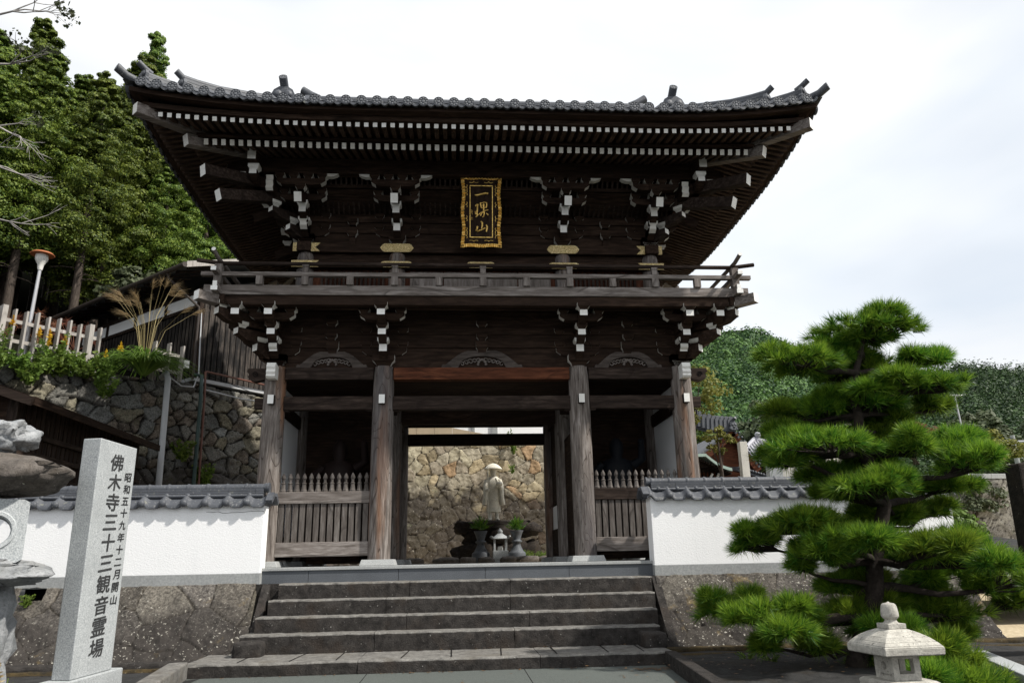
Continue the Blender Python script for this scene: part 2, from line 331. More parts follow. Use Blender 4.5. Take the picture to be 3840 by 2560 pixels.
# ================================================================ THE GATE
YC = 1.85
LA, LB = 3.12, 1.85          # lower column rectangle, half sizes
UA, UB = 2.84, 1.57          # upper column rectangle
gate = thing('temple_gate', 'two-storey dark timber temple gate with tiled roof standing above the stone steps', 'gate', (0, YC, -.08))
SIDES = ('front', 'right', 'left', 'back')
def frame(side, A, B):
    def P(a, o, z):
        if side == 'front': return Vector((a, YC-B-o, z))
        if side == 'right': return Vector((A+o, YC+a, z))
        if side == 'left': return Vector((-A-o, YC-a, z))
        return Vector((-a, YC+B+o, z))
    return P, (A if side in ('front', 'back') else B)
def lbox(mb, P, a0, a1, o0, o1, z0, z1, mi=0):   # o1 is outer; faces -a +a out in bottom top
    return mb.hexa([P(a0, o1, z0), P(a1, o1, z0), P(a1, o0, z0), P(a0, o0, z0), P(a0, o1, z1), P(a1, o1, z1), P(a1, o0, z1), P(a0, o0, z1)], mi)
WD = [M['darkX'], M['cream'], M['white'], M['darkY']]
def masu(mb, P, a, o, z, w, h, ends=1, front=0):  # bearing block: straight upper half, hollowed lower half
    k = w/2; m = [ends, ends, front, 0, 0, 0]
    lbox(mb, P, a-k, a+k, o-k, o+k, z+h*.48, z+h, m)
    lv = [(.62, 0), (.66, .16), (.78, .32), (1, .48)]
    for (s0, h0), (s1, h1) in zip(lv, lv[1:]):
        p = [P(a+x*k*s, o-y*k*s, z+h*hh) for s, hh in ((s0, h0), (s1, h1)) for x, y in ((-1, -1), (1, -1), (1, 1), (-1, 1))]
        mb.hexa(p, m)
def arm_out(mb, P, a, o0, o1, z0, z1, w, tip=2, side=0):   # arm projecting outward, curved below its painted tip
    h = z1-z0; pr = [(o0, z0), (o1-.22, z0), (o1-.12, z0+h*.1), (o1-.04, z0+h*.36), (o1, z0+h*.5), (o1, z1), (o0, z1)]
    base = P(a-w/2, 0, 0); u = P(a-w/2, 1, 0)-base; d = P(a+w/2, 0, 0)-base
    mb.prism(pr, base, u, (0, 0, 1), d, side, [0, 0, 0, 0, tip, 0, 0])
def arm_lat(mb, P, a, o, hl, z0, z1, w, tip=1):            # lateral arm
    h = z1-z0; pr = [(-hl+.16, z0), (hl-.16, z0), (hl-.07, z0+h*.14), (hl-.01, z0+h*.5), (hl, z0+h*.6), (hl, z1), (-hl, z1), (-hl, z0+h*.6), (-hl+.01, z0+h*.5), (-hl+.07, z0+h*.14)]
    base = P(a, o+w/2, 0); u = P(a+1, o+w/2, 0)-base; d = P(a, o-w/2, 0)-base
    mb.prism(pr, base, u, (0, 0, 1), d, 0, [0, 0, tip, tip, tip, 0, tip, tip, tip, 0])
# ---- columns and base plates
def column(x, y, r, z0, z1, name='column', mat='column'):
    mb = MB(); prof = [(r*1.0, z0), (r*1.02, z0+(z1-z0)*.35), (r, z0+(z1-z0)*.75), (r*.96, z0+(z1-z0)*.95), (r*.86, z1)]
    mb.lathe(prof, (x, y, 0), 28); return mb.build(name, M[mat], gate)
for y, xs in ((0, (-3.12, -1.5, 1.5, 3.12)), (1.85, (-3.12, -1.5, 1.5, 3.12)), (3.7, (-3.12, -1.5, 1.5, 3.12))):
    for x in xs:
        column(x, y, .163 if abs(x) > 2 else .16, 0, 2.83)
        mb = MB(); b, t = .25, .222
        mb.hexa([(x+sx*b, y+sy*b, -.082) for sx, sy in ((-1, -1), (1, -1), (1, 1), (-1, 1))]+[(x+sx*t, y+sy*t, 0) for sx, sy in ((-1, -1), (1, -1), (1, 1), (-1, 1))])
        mb.build('base_plate', M['granite_e'], gate, .006)
# ---- beams of the lower storey (front row, side rows, passage)
def beam(name, a, b, mats, parent=gate, bevel=.008):
    return MB().b2(a, b).build(name, mats, parent, bevel)
for x0, x1, m in ((-2.97, -1.65, 'midX'), (-1.35, 1.35, 'red'), (1.65, 2.97, 'midX')):
    beam('tie_beam', (x0, -.09, 2.623), (x1, .09, 2.81), M[m])
    beam('penetrating_beam', (x0, -.07, 2.165), (x1, .07, 2.37), M['greyX'] if 0 else M['midX'])
for x0, x1 in ((-2.97, -1.65), (1.65, 2.97), (-1.35, 1.35)):
    for s in (x0, x1):
        d = .16 if s == x0 else -.16
        beam('wedge', (s, -.05, 2.145), (s+d*.55, .05, 2.164), M['midX'], bevel=0)
for x in (-3.12, -1.5, 1.5, 3.12):
    # nose of the depth-wise beam coming through the column: painted white
    mb = MB(); mb.b2((x-.045, -.25, 2.225), (x+.045, -.1, 2.36), [0, 0, 1, 0, 0, 0]); mb.build('beam_nose', [M['midX'], M['white']], gate, .004)
for sx in (-1, 1):
    x = sx*3.12
    # carved white nose on the corner column, and the dark carved nose to the side
    mb = MB(); pr = [(-.14, 2.80), (-.33, 2.825), (-.36, 2.76), (-.34, 2.72), (-.36, 2.68), (-.34, 2.645), (-.355, 2.62), (-.32, 2.59), (-.14, 2.60)]
    mb.prism([(-a, b) for a, b in pr], (x-.065+sx*.0, 0, 0), (0, -1, 0), (0, 0, 1), (.13, 0, 0)); mb.build('carved_nose', M['white'], gate, .004)
    mb = MB(); pr = [(.12, 2.64), (.3, 2.60), (.37, 2.63), (.40, 2.67), (.38, 2.71), (.42, 2.75), (.40, 2.80), (.12, 2.80)]
    mb.prism([(sx*(3.12+a), b) for a, b in pr], (0, -.07, 0), (1, 0, 0), (0, 0, 1), (0, .14, 0))
    sp = [(sx*(3.12+.29+.045*math.cos(t)*(1-t/14)), -.072, 2.705+.045*math.sin(t)*(1-t/14)) for t in np.linspace(0, 11, 40)]
    mb.tube(sp, .006, 5, 1, False); mb.build('carved_nose', [M['midX'], M['black']], gate)
    mb = MB(); mb.b2((sx*3.24, -.05, 2.19), (sx*3.40, .05, 2.35)); mb.build('beam_nose', M['midX'], gate, .004)
    for y0, y1 in ((.15, 1.7), (2.0, 3.55)):
        beam('tie_beam', (x-.08, y0, 2.623), (x+.08, y1, 2.81), M['darkY']); beam('penetrating_beam', (x-.07, y0, 2.165), (x+.07, y1, 2.37), M['darkY'])
        beam('plaster_panel', (x-.03, y0, .36), (x+.03, y1, 2.16), M['plaster'], bevel=0)
        beam('plaster_panel', (x-.03, y0, 2.375), (x+.03, y1, 2.618), M['plaster'], bevel=0)
        beam('sill', (x-.06, y0, .02), (x+.06, y1, .355), M['darkY'])
    # walls between guardian bay and passage, at the middle row
    x = sx*1.5
    beam('board_wall', (x-.02, .16, -.02), (x+.02, 1.69, 1.95), M['darkY'], bevel=0)
    beam('board_wall', (x-.02, 2.0, .95), (x+.02, 3.54, 2.4), M['darkY'], bevel=0)
    beam('plaster_panel', (x-.025, 2.0, .5), (x+.025, 3.54, .92), M['plaster'], bevel=0)
    beam('sill', (x-.05, 2.0, .0), (x+.05, 3.54, .495), M['darkY'])
    beam('board_wall', (min(sx*1.66, sx*2.96), 1.82, 0), (max(sx*1.66, sx*2.96), 1.88, 2.62), M['darkX'], bevel=0)
    for y0, y1 in ((.15, 1.7), (2.0, 3.55)):
        beam('tie_beam', (x-.08, y0, 2.40), (x+.08, y1, 2.6), M['darkY'])
beam('lintel', (-1.35, 1.78, 2.26), (1.35, 1.92, 2.62), M['darkX'])
beam('lintel', (-1.35, 3.63, 2.53), (1.35, 3.77, 2.81), M['darkX'])
beam('lintel', (-1.35, 3.63, 2.16), (1.35, 3.77, 2.385), M['darkX'])
for sx in (-1, 1): beam('tie_beam', (min(sx*1.65, sx*2.97), 3.63, 2.3), (max(sx*1.65, sx*2.97), 3.77, 2.81), M['darkX']); beam('board_wall', (min(sx*1.65, sx*2.97), 3.68, 0), (max(sx*1.65, sx*2.97), 3.72, 2.3), M['darkX'], bevel=0)
beam('ceiling', (-3.05, .1, 2.63), (3.05, 3.6, 2.66), M['darkX'], bevel=0)
# ---- picket fences of the two guardian bays
for sx in (-1, 1):
    x0, x1 = sorted((sx*1.655, sx*2.965)); g = 'bay_fence'
    fr = MB(); fr.b2((x0, -.045, .055), (x1, .045, .255)); sill = fr.build('fence_sill', M['greyX'], gate, .006)
    MB().b2((x0, -.05, .795), (x1, .05, .965)).build('fence_rail', M['greyX'] if sx < 0 else M['midX'], gate, .006)
    for k in range(13):
        x = x0+.055+(x1-x0-.11)*k/12
        mb = MB(); mb.b2((x-.037, -.028, .256), (x+.037, .028, .794), 0)
        R45 = Matrix.Rotation(math.pi/4, 3, 'Z')
        mb.lathe([(.046, .966), (.046, .985), (.037, 1.0), (.027, 1.07), (.034, 1.085), (.034, 1.09), (.02, 1.1), (.02, 1.138), (.031, 1.155), (.033, 1.172), (.025, 1.2), (.012, 1.225), (.002, 1.238)], (x, 0, 0), 8, 0, False)
        mb.build('picket', M['picZ'], gate)
# ---- frog-leg struts above the tie beams
def kaerumata(cx, hw, h):
    mb = MB(); z0 = 2.812; prof = []
    n = 24
    up = []; lo = []
    for i in range(n+1):
        t = -1+2*i/n; a = abs(t)
        e = h*(1 if a < .28 else max(0, math.cos((a-.28)/.72*math.pi/2))**1.25 if a < .86 else .09) + (.02*h if .28 < a < .36 else 0)
        if a > .86: e = h*(.16*(1-(a-.86)/.14)+.02)
        up.append((t*hw, z0+e))
    for i in range(n+1):
        t = -1+2*i/n; a = abs(t)
        e = h*.68*math.sqrt(max(0, 1-(a/.58)**2))**.9 if a < .58 else 0
        lo.append((t*hw, z0+e))
    for i in range(n):
        (a0, b0), (a1, b1) = lo[i], lo[i+1]; (c0, d0), (c1, d1) = up[i], up[i+1]
        mb.hexa([(cx+a0, -.07, b0), (cx+a1, -.07, b1), (cx+a1, .02, b1), (cx+a0, .02, b0), (cx+c0, -.07, d0), (cx+c1, -.07, d1), (cx+c1, .02, d1), (cx+c0, .02, d0)])
    for s in (-1, 1):   # scrolled feet
        for q, r in ((.93, .028), (.80, .02)): mb.lathe([(r*h/.27, -.075), (r*h/.27, .02)], (cx+s*hw*q, 0, z0+.022), 12, 0, False, Matrix(((1, 0, 0), (0, 0, 1), (0, 1, 0))))
    o = mb.build('frog_leg_strut', M['kae'], gate, .004)
    v = MB(); rnd = random.Random(int(hw*100))
    for s in (-1, 1):
        for k in range(5):
            ax = .08+.1*k; r = h*(.13+.05*rnd.random()); cz = z0+h*(.14+.3*max(0, 1-(ax/.58)**2)); 
            pts = [(cx+s*(ax*hw+r*math.cos(t)*(1-t/9)), -.045, cz+r*math.sin(t)*(1-t/9)) for t in np.linspace(0, 6.5, 18)]
            v.tube(pts, .0085, 5, 0, False)
    for k in range(7):
        t = math.pi*k/6; v.sphere((cx+.03*math.cos(t)*2, -.04, z0+h*.22+.035*math.sin(t)*2), .024, 6)
    v.build('openwork_carving', M['greyX'], o)
    m2 = MB(); P, _ = frame('front', LA, LB); masu(m2, P, cx, .01, z0+h*.86, .19, 2.812+.41-z0-h*.86-.0, 1); m2.build('bearing_block', WD, gate)
kaerumata(0, .635, .27); kaerumata(-2.285, .54, .25); kaerumata(2.285, .54, .25)
# ---- lower brackets carrying the balcony
T = (.24, .47, .70)
def lower_bracket(P, a, corner=0):
    mb = MB(); masu(mb, P, a, 0, 2.815, .33, .185, 1)
    for i, o in enumerate(T):
        zb = (2.905, 3.125, 3.355)[i]; zt = (3.125, 3.30, 3.535)[i]
        arm_out(mb, P, a, -.1, o+.05, zb, zt, .115, 2)
        masu(mb, P, a, o, zt, .17 if i < 2 else .19, .095, 1, 2 if i == 0 else 0)
    arm_lat(mb, P, a, 0, .34, 3.0, 3.125, .12)
    for s in (-.28, .28): masu(mb, P, a+s, 0, 3.125, .16, .10, 1); masu(mb, P, a+s, 0, 3.345, .16, .10, 1)
    arm_lat(mb, P, a, .47, .33, 3.43, 3.54, .11)
    for s in (-.27, .27): masu(mb, P, a+s, .47, 3.535, .16, .09, 1)
    return mb.build('bracket', WD, gate)
for side, aa in (('front', (-3.12, -1.5, 1.5, 3.12)), ('right', (-1.85, 0, 1.85)), ('left', (-1.85, 0, 1.85)), ('back', (-3.12, -1.5, 1.5, 3.12))):
    P, Lh = frame(side, LA, LB)
    for a in aa: lower_bracket(P, a)
    if side in ('front',):
        for a in (-2.31, 0, 2.31):
            for z in (3.247, 3.46): mb = MB(); masu(mb, P, a, .02, z, .17, .1, 1); mb.build('bearing_block', WD, gate)
    mb = MB(); dm = 'darkX' if side in ('front', 'back') else 'darkY'
    lbox(mb, P, -Lh-.25, Lh+.25, -.06, .06, 3.131, 3.247); mb.build('bracket_beam', M[dm], gate, .006)
    mb = MB(); lbox(mb, P, -Lh-.25, Lh+.25, -.055, .055, 3.345, 3.46); lbox(mb, P, -Lh-.3, Lh+.3, -.05, .05, 3.55, 3.72); mb.build('bracket_beam', M[dm], gate, .006)
    mb = MB(); lbox(mb, P, -Lh-.02, Lh+.02, -.03, .03, 2.80, 3.75); mb.build('board_wall', M[dm], gate)
    mb = MB(); lbox(mb, P, -Lh-.80, Lh+.80, .62, .76 if 0 else .74, 3.59, 3.735); mb.build('balcony_purlin', M[dm], gate, .006)
    mb = MB(); lbox(mb, P, -Lh-.7, Lh+.7, .4, .5, 3.62, 3.73); mb.build('balcony_joist', M[dm], gate)
# corner clusters: diagonal arms
for sx in (-1, 1):
    for sy in (-1, 1):
        c = Vector((sx*LA, YC+sy*LB, 0)); dv = Vector((sx, sy, 0)).normalized(); n = Vector((0, 0, 1)).cross(dv)
        mb = MB()
        for i, o in enumerate((.24, .47, .70)):
            zb = (2.905, 3.125, 3.35)[i]; zt = (3.125, 3.31, 3.55)[i]; r = o*1.414; h = zt-zb
            pr = [(0, zb), (r-.25, zb), (r-.1, zb+h*.12), (r, zb+h*.42), (r+.05, zb+h*.52), (r+.05, zt), (0, zt)]
            mb.prism(pr, c-n*.065, dv, (0, 0, 1), n*.13, 0, [0, 0, 0, 0, 2, 0, 0])
            Pd = lambda a, oo, z, c=c, dv=dv, n=n: c+dv*oo+n*(-a)+Vector((0, 0, z))
            Pd2 = lambda a, oo, z, c=c, dv=dv, n=n: c+dv*oo+n*a+Vector((0, 0, z))
            masu(mb, Pd2, 0, r-.02, zt, .17, .095, 1)
        # extra outward arms near the corner (over-sailing the side rows)
        mb.build('corner_bracket', [M['darkX'], M['cream'], M['white'], M['darkX']], gate)
        P, _ = frame('front' if sy < 0 else 'back', LA, LB); mb = MB(); a = sx*(LA+.47)*(1 if sy < 0 else -1)
        arm_out(mb, P, a, .2, .75, 3.355, 3.535, .115, 2); masu(mb, P, a, .70, 3.535, .19, .095, 1); mb.build('bracket', WD, gate)
        mb = MB(); mb.beam(c+dv*.6+Vector((0, 0, 3.64)), c+dv*1.36+Vector((0, 0, 3.66)), .15, .14, [0, 2, 0, 0, 0, 0]); mb.build('corner_beam', [M['greyX'], M['cream'], M['white']], gate, .006)
# ---- balcony deck and railing
for side in SIDES:
    P, Lh = frame(side, LA, LB); gx = 'greyX' if side in ('front', 'back') else 'greyY'; R = Lh+.75; EX = Lh+.97
    mb = MB(); lbox(mb, P, -R+.02, R-.02, -.3, .73, 3.742, 3.775); mb.build('balcony_deck', M[gx], gate)
    k = .0 if side in ('front', 'back') else .004
    mb = MB(); lbox(mb, P, -EX, EX, .67+k, .77+k, 3.735-k, 3.80-k, [1, 1, 0, 0, 0, 0]); mb.build('balcony_edge_beam', [M[gx], M['white']], gate, .005)
    mb = MB(); lbox(mb, P, -EX+.03, EX-.03, .69+k, .755+k, 3.802-k, 3.888-k, [1, 1, 0, 0, 0, 0]); mb.build('balcony_sill', [M[gx], M['white']], gate, .005)
    mb = MB(); lbox(mb, P, -EX-.02, EX+.02, .705+k, .785+k, 4.02+k, 4.083+k, [1, 1, 0, 0, 0, 0]); mb.build('handrail', [M[gx], M['white']], gate, .006)
    mb = MB(); n = 24; pts = []
    for i in range(n+1):
        a = -1+2*i/n; x = a*(EX+.1); e = max(0, abs(x)-R)/.32; pts.append(P(x, .745, 4.222+(0 if side in ('front', 'back') else .045)+.05*e*e))
    mb.tube(pts, .031, 10, 0, True, True, 1); mb.build('handrail', [M['midX'] if side == 'front' else M[gx], M['white']], gate)
    post = (0, .655, 1.31, 1.9625, 2.615, 3.27) if side in ('front', 'back') else (0, .655, 1.31, 1.95)
    for i, a in enumerate(post):
        for s in ((1,) if a == 0 else (-1, 1)):
            mb = MB()
            if i % 2 == 0:
                lbox(mb, P, s*a-.05, s*a+.05, .70, .79, 3.888, 4.02); lbox(mb, P, s*a-.042, s*a+.042, .71, .78, 4.086, 4.16); 
                mb.hexa([P(s*a+q*.042, .745+w*.036, 4.16) for q, w in ((-1, 1), (1, 1), (1, -1), (-1, -1))]+[P(s*a+q*.05, .745+w*.045, 4.18) for q, w in ((-1, 1), (1, 1), (1, -1), (-1, -1))])
                lbox(mb, P, s*a-.048, s*a+.048, .702, .79, 4.18, 4.2)
            else: lbox(mb, P, s*a-.05, s*a+.05, .70, .79, 3.888, 4.02)
            mb.build('railing_post', M['greyZ'], gate, .004)
for sx in (-1, 1):
    for sy in (-1, 1):
        c = Vector((sx*(LA+.745), YC+sy*(LB+.745), 0)); mb = MB(); mb.b2((c.x-.055, c.y-.055, 3.89), (c.x+.055, c.y+.055, 4.2)); mb.build('railing_post', M['greyZ'], gate, .005)
# ---- upper storey walls, columns, nageshi and gold fittings
for side, cols in (('front', (-2.84, -1.365, 1.365, 2.84)), ('back', (-2.84, -1.365, 1.365, 2.84))):
    for a in cols:
        P, _ = frame(side, UA, UB); p = P(a, 0, 0); column(p.x, p.y, .135, 3.78, 4.8, 'upper_column')
for side in SIDES:
    P, Lh = frame(side, UA, UB); dm = 'darkX' if side in ('front', 'back') else 'darkY'
    mb = MB(); lbox(mb, P, -Lh-.19, Lh+.19, -.1, .12, 4.80, 4.955); mb.build('upper_tie_beam', M[dm], gate, .006)
    mb = MB(); lbox(mb, P, -Lh-.15, Lh+.15, .08, .16, 4.52, 4.63); mb.build('upper_tie_beam', M[dm], gate, .006)
    mb = MB(); lbox(mb, P, -Lh, Lh, -.04, .02, 4.63, 6.3); mb.build('board_wall', M[dm], gate)
    mb = MB(); lbox(mb, P, -Lh, Lh, -.05, -.01, 3.7, 4.63, 0); mb.build('board_wall', M['redZ'], gate)
P, _ = frame('front', UA, UB)
for s in (-1, 1):   # lattice windows, centre doors
    for k in range(15):
        a = s*(1.58+.07*k); mb = MB(); lbox(mb, P, a-.018, a+.018, .0, .04, 3.8, 4.5); mb.build('lattice_bar', M['midZ'], gate)
for a0, a1 in ((-1.15, -.62), (-.6, -.02), (.02, .6), (.62, 1.15)):
    mb = MB(); lbox(mb, P, a0, a1, -.005, .03, 3.8, 4.5); lbox(mb, P, a0+.07, a1-.07, .03, .042, 3.85, 4.42); mb.build('door_panel', M['greyZ'], gate, .004)
def goldplate(poly, o, z): 
    mb = MB(); base = P(0, o, z); mb.prism(poly, base, (1, 0, 0), (0, 0, 1), (0, -.012, 0)); mb.build('gold_fitting', M['plate'], gate)
for s in (-1, 1):
    hexp = [(-.27, 0), (-.235, .05), (-.2, .072), (.2, .072), (.235, .05), (.27, 0), (.235, -.05), (.2, -.072), (-.2, -.072), (-.235, -.05)]
    goldplate([(s*1.365+a, b) for a, b in hexp], .121, 4.878)
    ft = [(3.03, .074), (2.60, .074), (2.64, .03), (2.68, 0), (2.64, -.03), (2.60, -.074), (3.03, -.074)]
    goldplate([(s*a, b) for a, b in ft], .121, 4.878)
    goldplate([(s*a, b*.75) for a, b in ft], .161, 4.575)
    goldplate([(s*1.365+a, b*.72) for a, b in hexp], .161, 4.575)
goldplate([(a*.9, b*.72) for a, b in hexp], .161, 4.575)
# ---- upper brackets
def upper_bracket(P, a, detail=True):
    mb = MB(); masu(mb, P, a, 0, 4.957, .27, .15, 1)
    arm_out(mb, P, a, -.05, .27, 5.03, 5.215, .11, 2); masu(mb, P, a, .22, 5.215, .165, .105, 1, 2)
    arm_out(mb, P, a, -.05, .50, 5.245, 5.41, .11, 2); masu(mb, P, a, .45, 5.41, .165, .105, 1, 2)
    b = P(a, -.1, 5.83); e = P(a, .87, 5.40); mb.beam(b, e, .115, .15, [0, 2, 0, 0, 0, 0])
    arm_lat(mb, P, a, 0, .36, 5.1, 5.21, .11)
    for s in (-.3, .3): masu(mb, P, a+s, .01, 5.21, .15, .095, 1); masu(mb, P, a+s, .01, 5.41, .15, .095, 1)
    arm_lat(mb, P, a, .45, .36, 5.52, 5.63, .11)
    for s in (-.29, 0, .29): masu(mb, P, a+s, .45, 5.63, .155, .1, 1)
    arm_lat(mb, P, a, .67, .38, 5.68, 5.79, .11); masu(mb, P, a, .67, 5.60, .16, .09, 1)
    for s in (-.33, -.11, .11, .33): masu(mb, P, a+s, .67, 5.79, .15, .085, 1)
    return mb.build('upper_bracket', WD, gate)
for side, aa in (('front', (-2.84, -1.365, 1.365, 2.84)), ('right', (-1.57, 0, 1.57)), ('left', (-1.57, 0, 1.57)), ('back', (-2.84, -1.365, 1.365, 2.84))):
    P, Lh = frame(side, UA, UB); dm = 'darkX' if side in ('front', 'back') else 'darkY'
    for a in aa: upper_bracket(P, a)
    if side == 'front':
        for a in (-2.1, 0, 2.1):
            mb = MB(); lbox(mb, P, a-.05, a+.05, .02, .06, 4.957, 5.09); mb.build('strut', M['darkX'], gate)
            for z in (5.09, 5.295): mb = MB(); masu(mb, P, a, .03, z, .17, .11, 1); mb.build('bearing_block', WD, gate)
        for a in (-1.365, 1.365, -2.84, 2.84):
            for s in (-1, 1):
                if abs(a+s*.5) > 3.1: continue
                b0 = a+s*.40; pr = [(b0, 5.83), (b0+s*.08, 5.83), (b0+s*.15, 5.855), (b0+s*.2, 5.90), (b0+s*.215, 5.95), (b0+s*.17, 5.925), (b0+s*.12, 5.93), (b0+s*.07, 5.90), (b0, 5.905)]
                mb = MB(); mb.prism(pr, P(0, .72, 0), (1, 0, 0), (0, 0, 1), (0, .09, 0)); mb.build('carved_wing', M['cream'], gate)
    for z0, z1 in ((5.165, 5.265), (5.36, 5.46), (5.56, 5.66)):
        mb = MB(); lbox(mb, P, -Lh-.2, Lh+.2, -.05, .05, z0, z1); mb.build('bracket_beam', M[dm], gate)
    mb = MB(); lbox(mb, P, -Lh-1.15, Lh+1.15, .60, .73, 5.88, 6.14, [1, 1, 0, 0, 0, 0]); mb.build('eave_purlin', [M[dm], M['cream']], gate, .008)
    mb = MB(); lbox(mb, P, -Lh-.4, Lh+.4, .40, .5, 5.73, 5.82); mb.build('bracket_beam', M[dm], gate)
    mb = MB(); n = int((2*Lh+.8)/.083)
    for i in range(n+1):
        a = -Lh-.4+(2*Lh+.8)*i/n; mb.beam(P(a, .06, 5.50), P(a, .42, 5.74), .03, .03); mb.beam(P(a, .5, 5.80), P(a, .62, 5.93), .03, .03)
    mb.build('curved_rib', M['midY'] if side == 'front' else M[dm], gate, kind='stuff')
    mb = MB(); mb.hexa([P(-Lh-.4, .50, 5.73), P(Lh+.4, .50, 5.73), P(Lh, .05, 5.52), P(-Lh, .05, 5.52), P(-Lh-.4, .50, 5.75), P(Lh+.4, .50, 5.75), P(Lh, .05, 5.54), P(-Lh, .05, 5.54)]); mb.build('soffit_board', M[dm], gate)
for sx in (-1, 1):
    for sy in (-1, 1):
        c = Vector((sx*UA, YC+sy*UB, 0)); dv = Vector((sx, sy, 0)).normalized(); n = Vector((0, 0, 1)).cross(dv); mb = MB()
        for r, zb, zt in ((.31, 5.03, 5.215), (.64, 5.245, 5.41)):
            h = zt-zb; pr = [(0, zb), (r-.2, zb), (r-.08, zb+h*.12), (r, zb+h*.42), (r+.06, zb+h*.52), (r+.06, zt), (0, zt)]
            mb.prism(pr, c-n*.06, dv, (0, 0, 1), n*.12, 0, [0, 0, 0, 0, 2, 0, 0])
            Pd2 = lambda a, oo, z, c=c, dv=dv, n=n: c+dv*oo+n*a+Vector((0, 0, z)); masu(mb, Pd2, 0, r, zt, .165, .105, 1)
        mb.beam(c+dv*.3+Vector((0, 0, 5.68)), c+dv*1.58+Vector((0, 0, 5.28)), .15, .17, [0, 2, 0, 0, 0, 0])
        mb.beam(c+dv*.5+Vector((0, 0, 5.80)), c+dv*1.85+Vector((0, 0, 5.585)), .15, .17, [0, 2, 0, 0, 0, 0])
        mb.build('corner_bracket', [M['midX'], M['cream'], M['white']], gate, .005)
        # stacked noses where the two eave purlins cross
        for side in (('front' if sy < 0 else 'back'), ('right' if sx > 0 else 'left')):
            P, Lh = frame(side, UA, UB); a = Lh+.665
            a = a if (P(a, 0, 0)-c).length < (P(-a, 0, 0)-c).length else -a
            mb = MB(); arm_out(mb, P, a, .5, 1.02, 5.63, 5.78, .11, 2); masu(mb, P, a, .93, 5.78, .165, .1, 1, 2); lbox(mb, P, a-.06, a+.06, .75, 1.03, 5.885, 5.99, [0, 0, 2, 0, 0, 0]); mb.build('bracket', WD, gate)
            b = a*(1-.2/abs(a)); mb = MB(); pr = [(.4, 5.56), (.74, 5.56), (.79, 5.60), (.765, 5.65), (.80, 5.70), (.775, 5.745), (.80, 5.80), (.4, 5.80)]
            base = P(b-.055, 0, 0); mb.prism(pr, base, P(b-.055, 1, 0)-base, (0, 0, 1), P(b+.055, 0, 0)-base, 0, [0, 1, 1, 1, 1, 1, 0, 0]); mb.build('carved_nose', [M['darkX'], M['cream']], gate)
# ---- rafters
def upl(a, o, Lh, amp, reach=2.6): return amp*max(0, 1-((Lh+o)-abs(a))/reach)**2.1
SP = .1255
for side in SIDES:
    P, Lh = frame(side, UA, UB); rm = 'rafY' if side in ('front', 'back') else 'rafX'
    many = MB(), MB()
    n = int((Lh+1.76)/SP+.5)
    for i in range(-n, n):
        a = (i+.5)*SP
        for kind, otip, w, h, z0, sl, oin, amp in (('flying_rafter', 1.94, .062, .064, 6.015, .2, 1.38, .11), ('base_rafter', 1.48, .064, .088, 5.935, .33, -.2, .03)):
            if abs(a) > Lh+otip-.12: continue
            oi = max(oin, abs(a)-Lh+.02); u = upl(a, otip, Lh, amp)
            p0 = P(a, oi, z0+(otip-oi)*sl+u); p1 = P(a, otip, z0+u)
            if side == 'front': MB().beam(p0, p1, w, h, [0, 1, 0, 0, 0, 0]).build(kind, [M[rm], M['white' if kind[0] == 'f' else 'cream']], gate)
            else: many[kind[0] == 'b'].beam(p0, p1, w, h, [0, 1, 0, 0, 0, 0])
    if side != 'front':
        for q, nm in zip(many, ('flying_rafter', 'base_rafter')): q.build(nm, [M[rm], M['white']], gate, kind='stuff')
    def strip(name, o0, o1, z00, z01, z10, z11, amp, mat, seg=44, iamp=None):   # inner (o0: bottom z00, top z01), outer (o1)
        mb = MB(); ia = amp if iamp is None else iamp
        for i in range(seg):
            t0, t1 = -1+2*i/seg, -1+2*(i+1)/seg
            q = []
            for zi, zo in ((z00, z10), (z01, z11)):
                for t, o, z in ((t0, o1, zo), (t1, o1, zo), (t1, o0, zi), (t0, o0, zi)):
                    a = t*(Lh+o); q.append(P(a, o, z+upl(a, o, Lh, amp if o == o1 else ia)))
            mb.hexa(q)
        mb.build(name, M[mat], gate)
    dm = 'darkX' if side in ('front', 'back') else 'darkY'
    strip('soffit_board', -.25, 1.47, 6.58, 6.60, 6.012, 6.03, .03, dm)
    strip('eave_batten', 1.40, 1.485, 6.03, 6.075, 6.012, 6.06, .05, dm)
    strip('eave_batten', 1.352, 1.372, 6.02, 6.2, 6.02, 6.2, .05, dm)
    strip('soffit_board', 1.36, 1.93, 6.172, 6.19, 6.055, 6.073, .115, dm)
    strip('eave_board', 1.86, 1.985, 6.06, 6.15, 6.055, 6.13, .15, dm)
    strip('eave_board', 1.94, 2.13, 6.132, 6.22, 6.132, 6.20, .23, dm)
for sx in (-1, 1):
    for sy in (-1, 1):
        c = Vector((sx*UA, YC+sy*UB, 0)); dv = Vector((sx, sy, 0)); Z = lambda z: Vector((0, 0, z)); mb = MB()
        mb.beam(c-dv*.2+Z(6.5), c+dv*1.52+Z(5.955), .14, .17, [0, 1, 0, 0, 0, 0]); mb.beam(c+dv*1.2+Z(6.17), c+dv*2.05+Z(6.125), .14, .16, [0, 1, 0, 0, 0, 0]); mb.build('hip_rafter', [M['greyX'], M['white']], gate, .006)
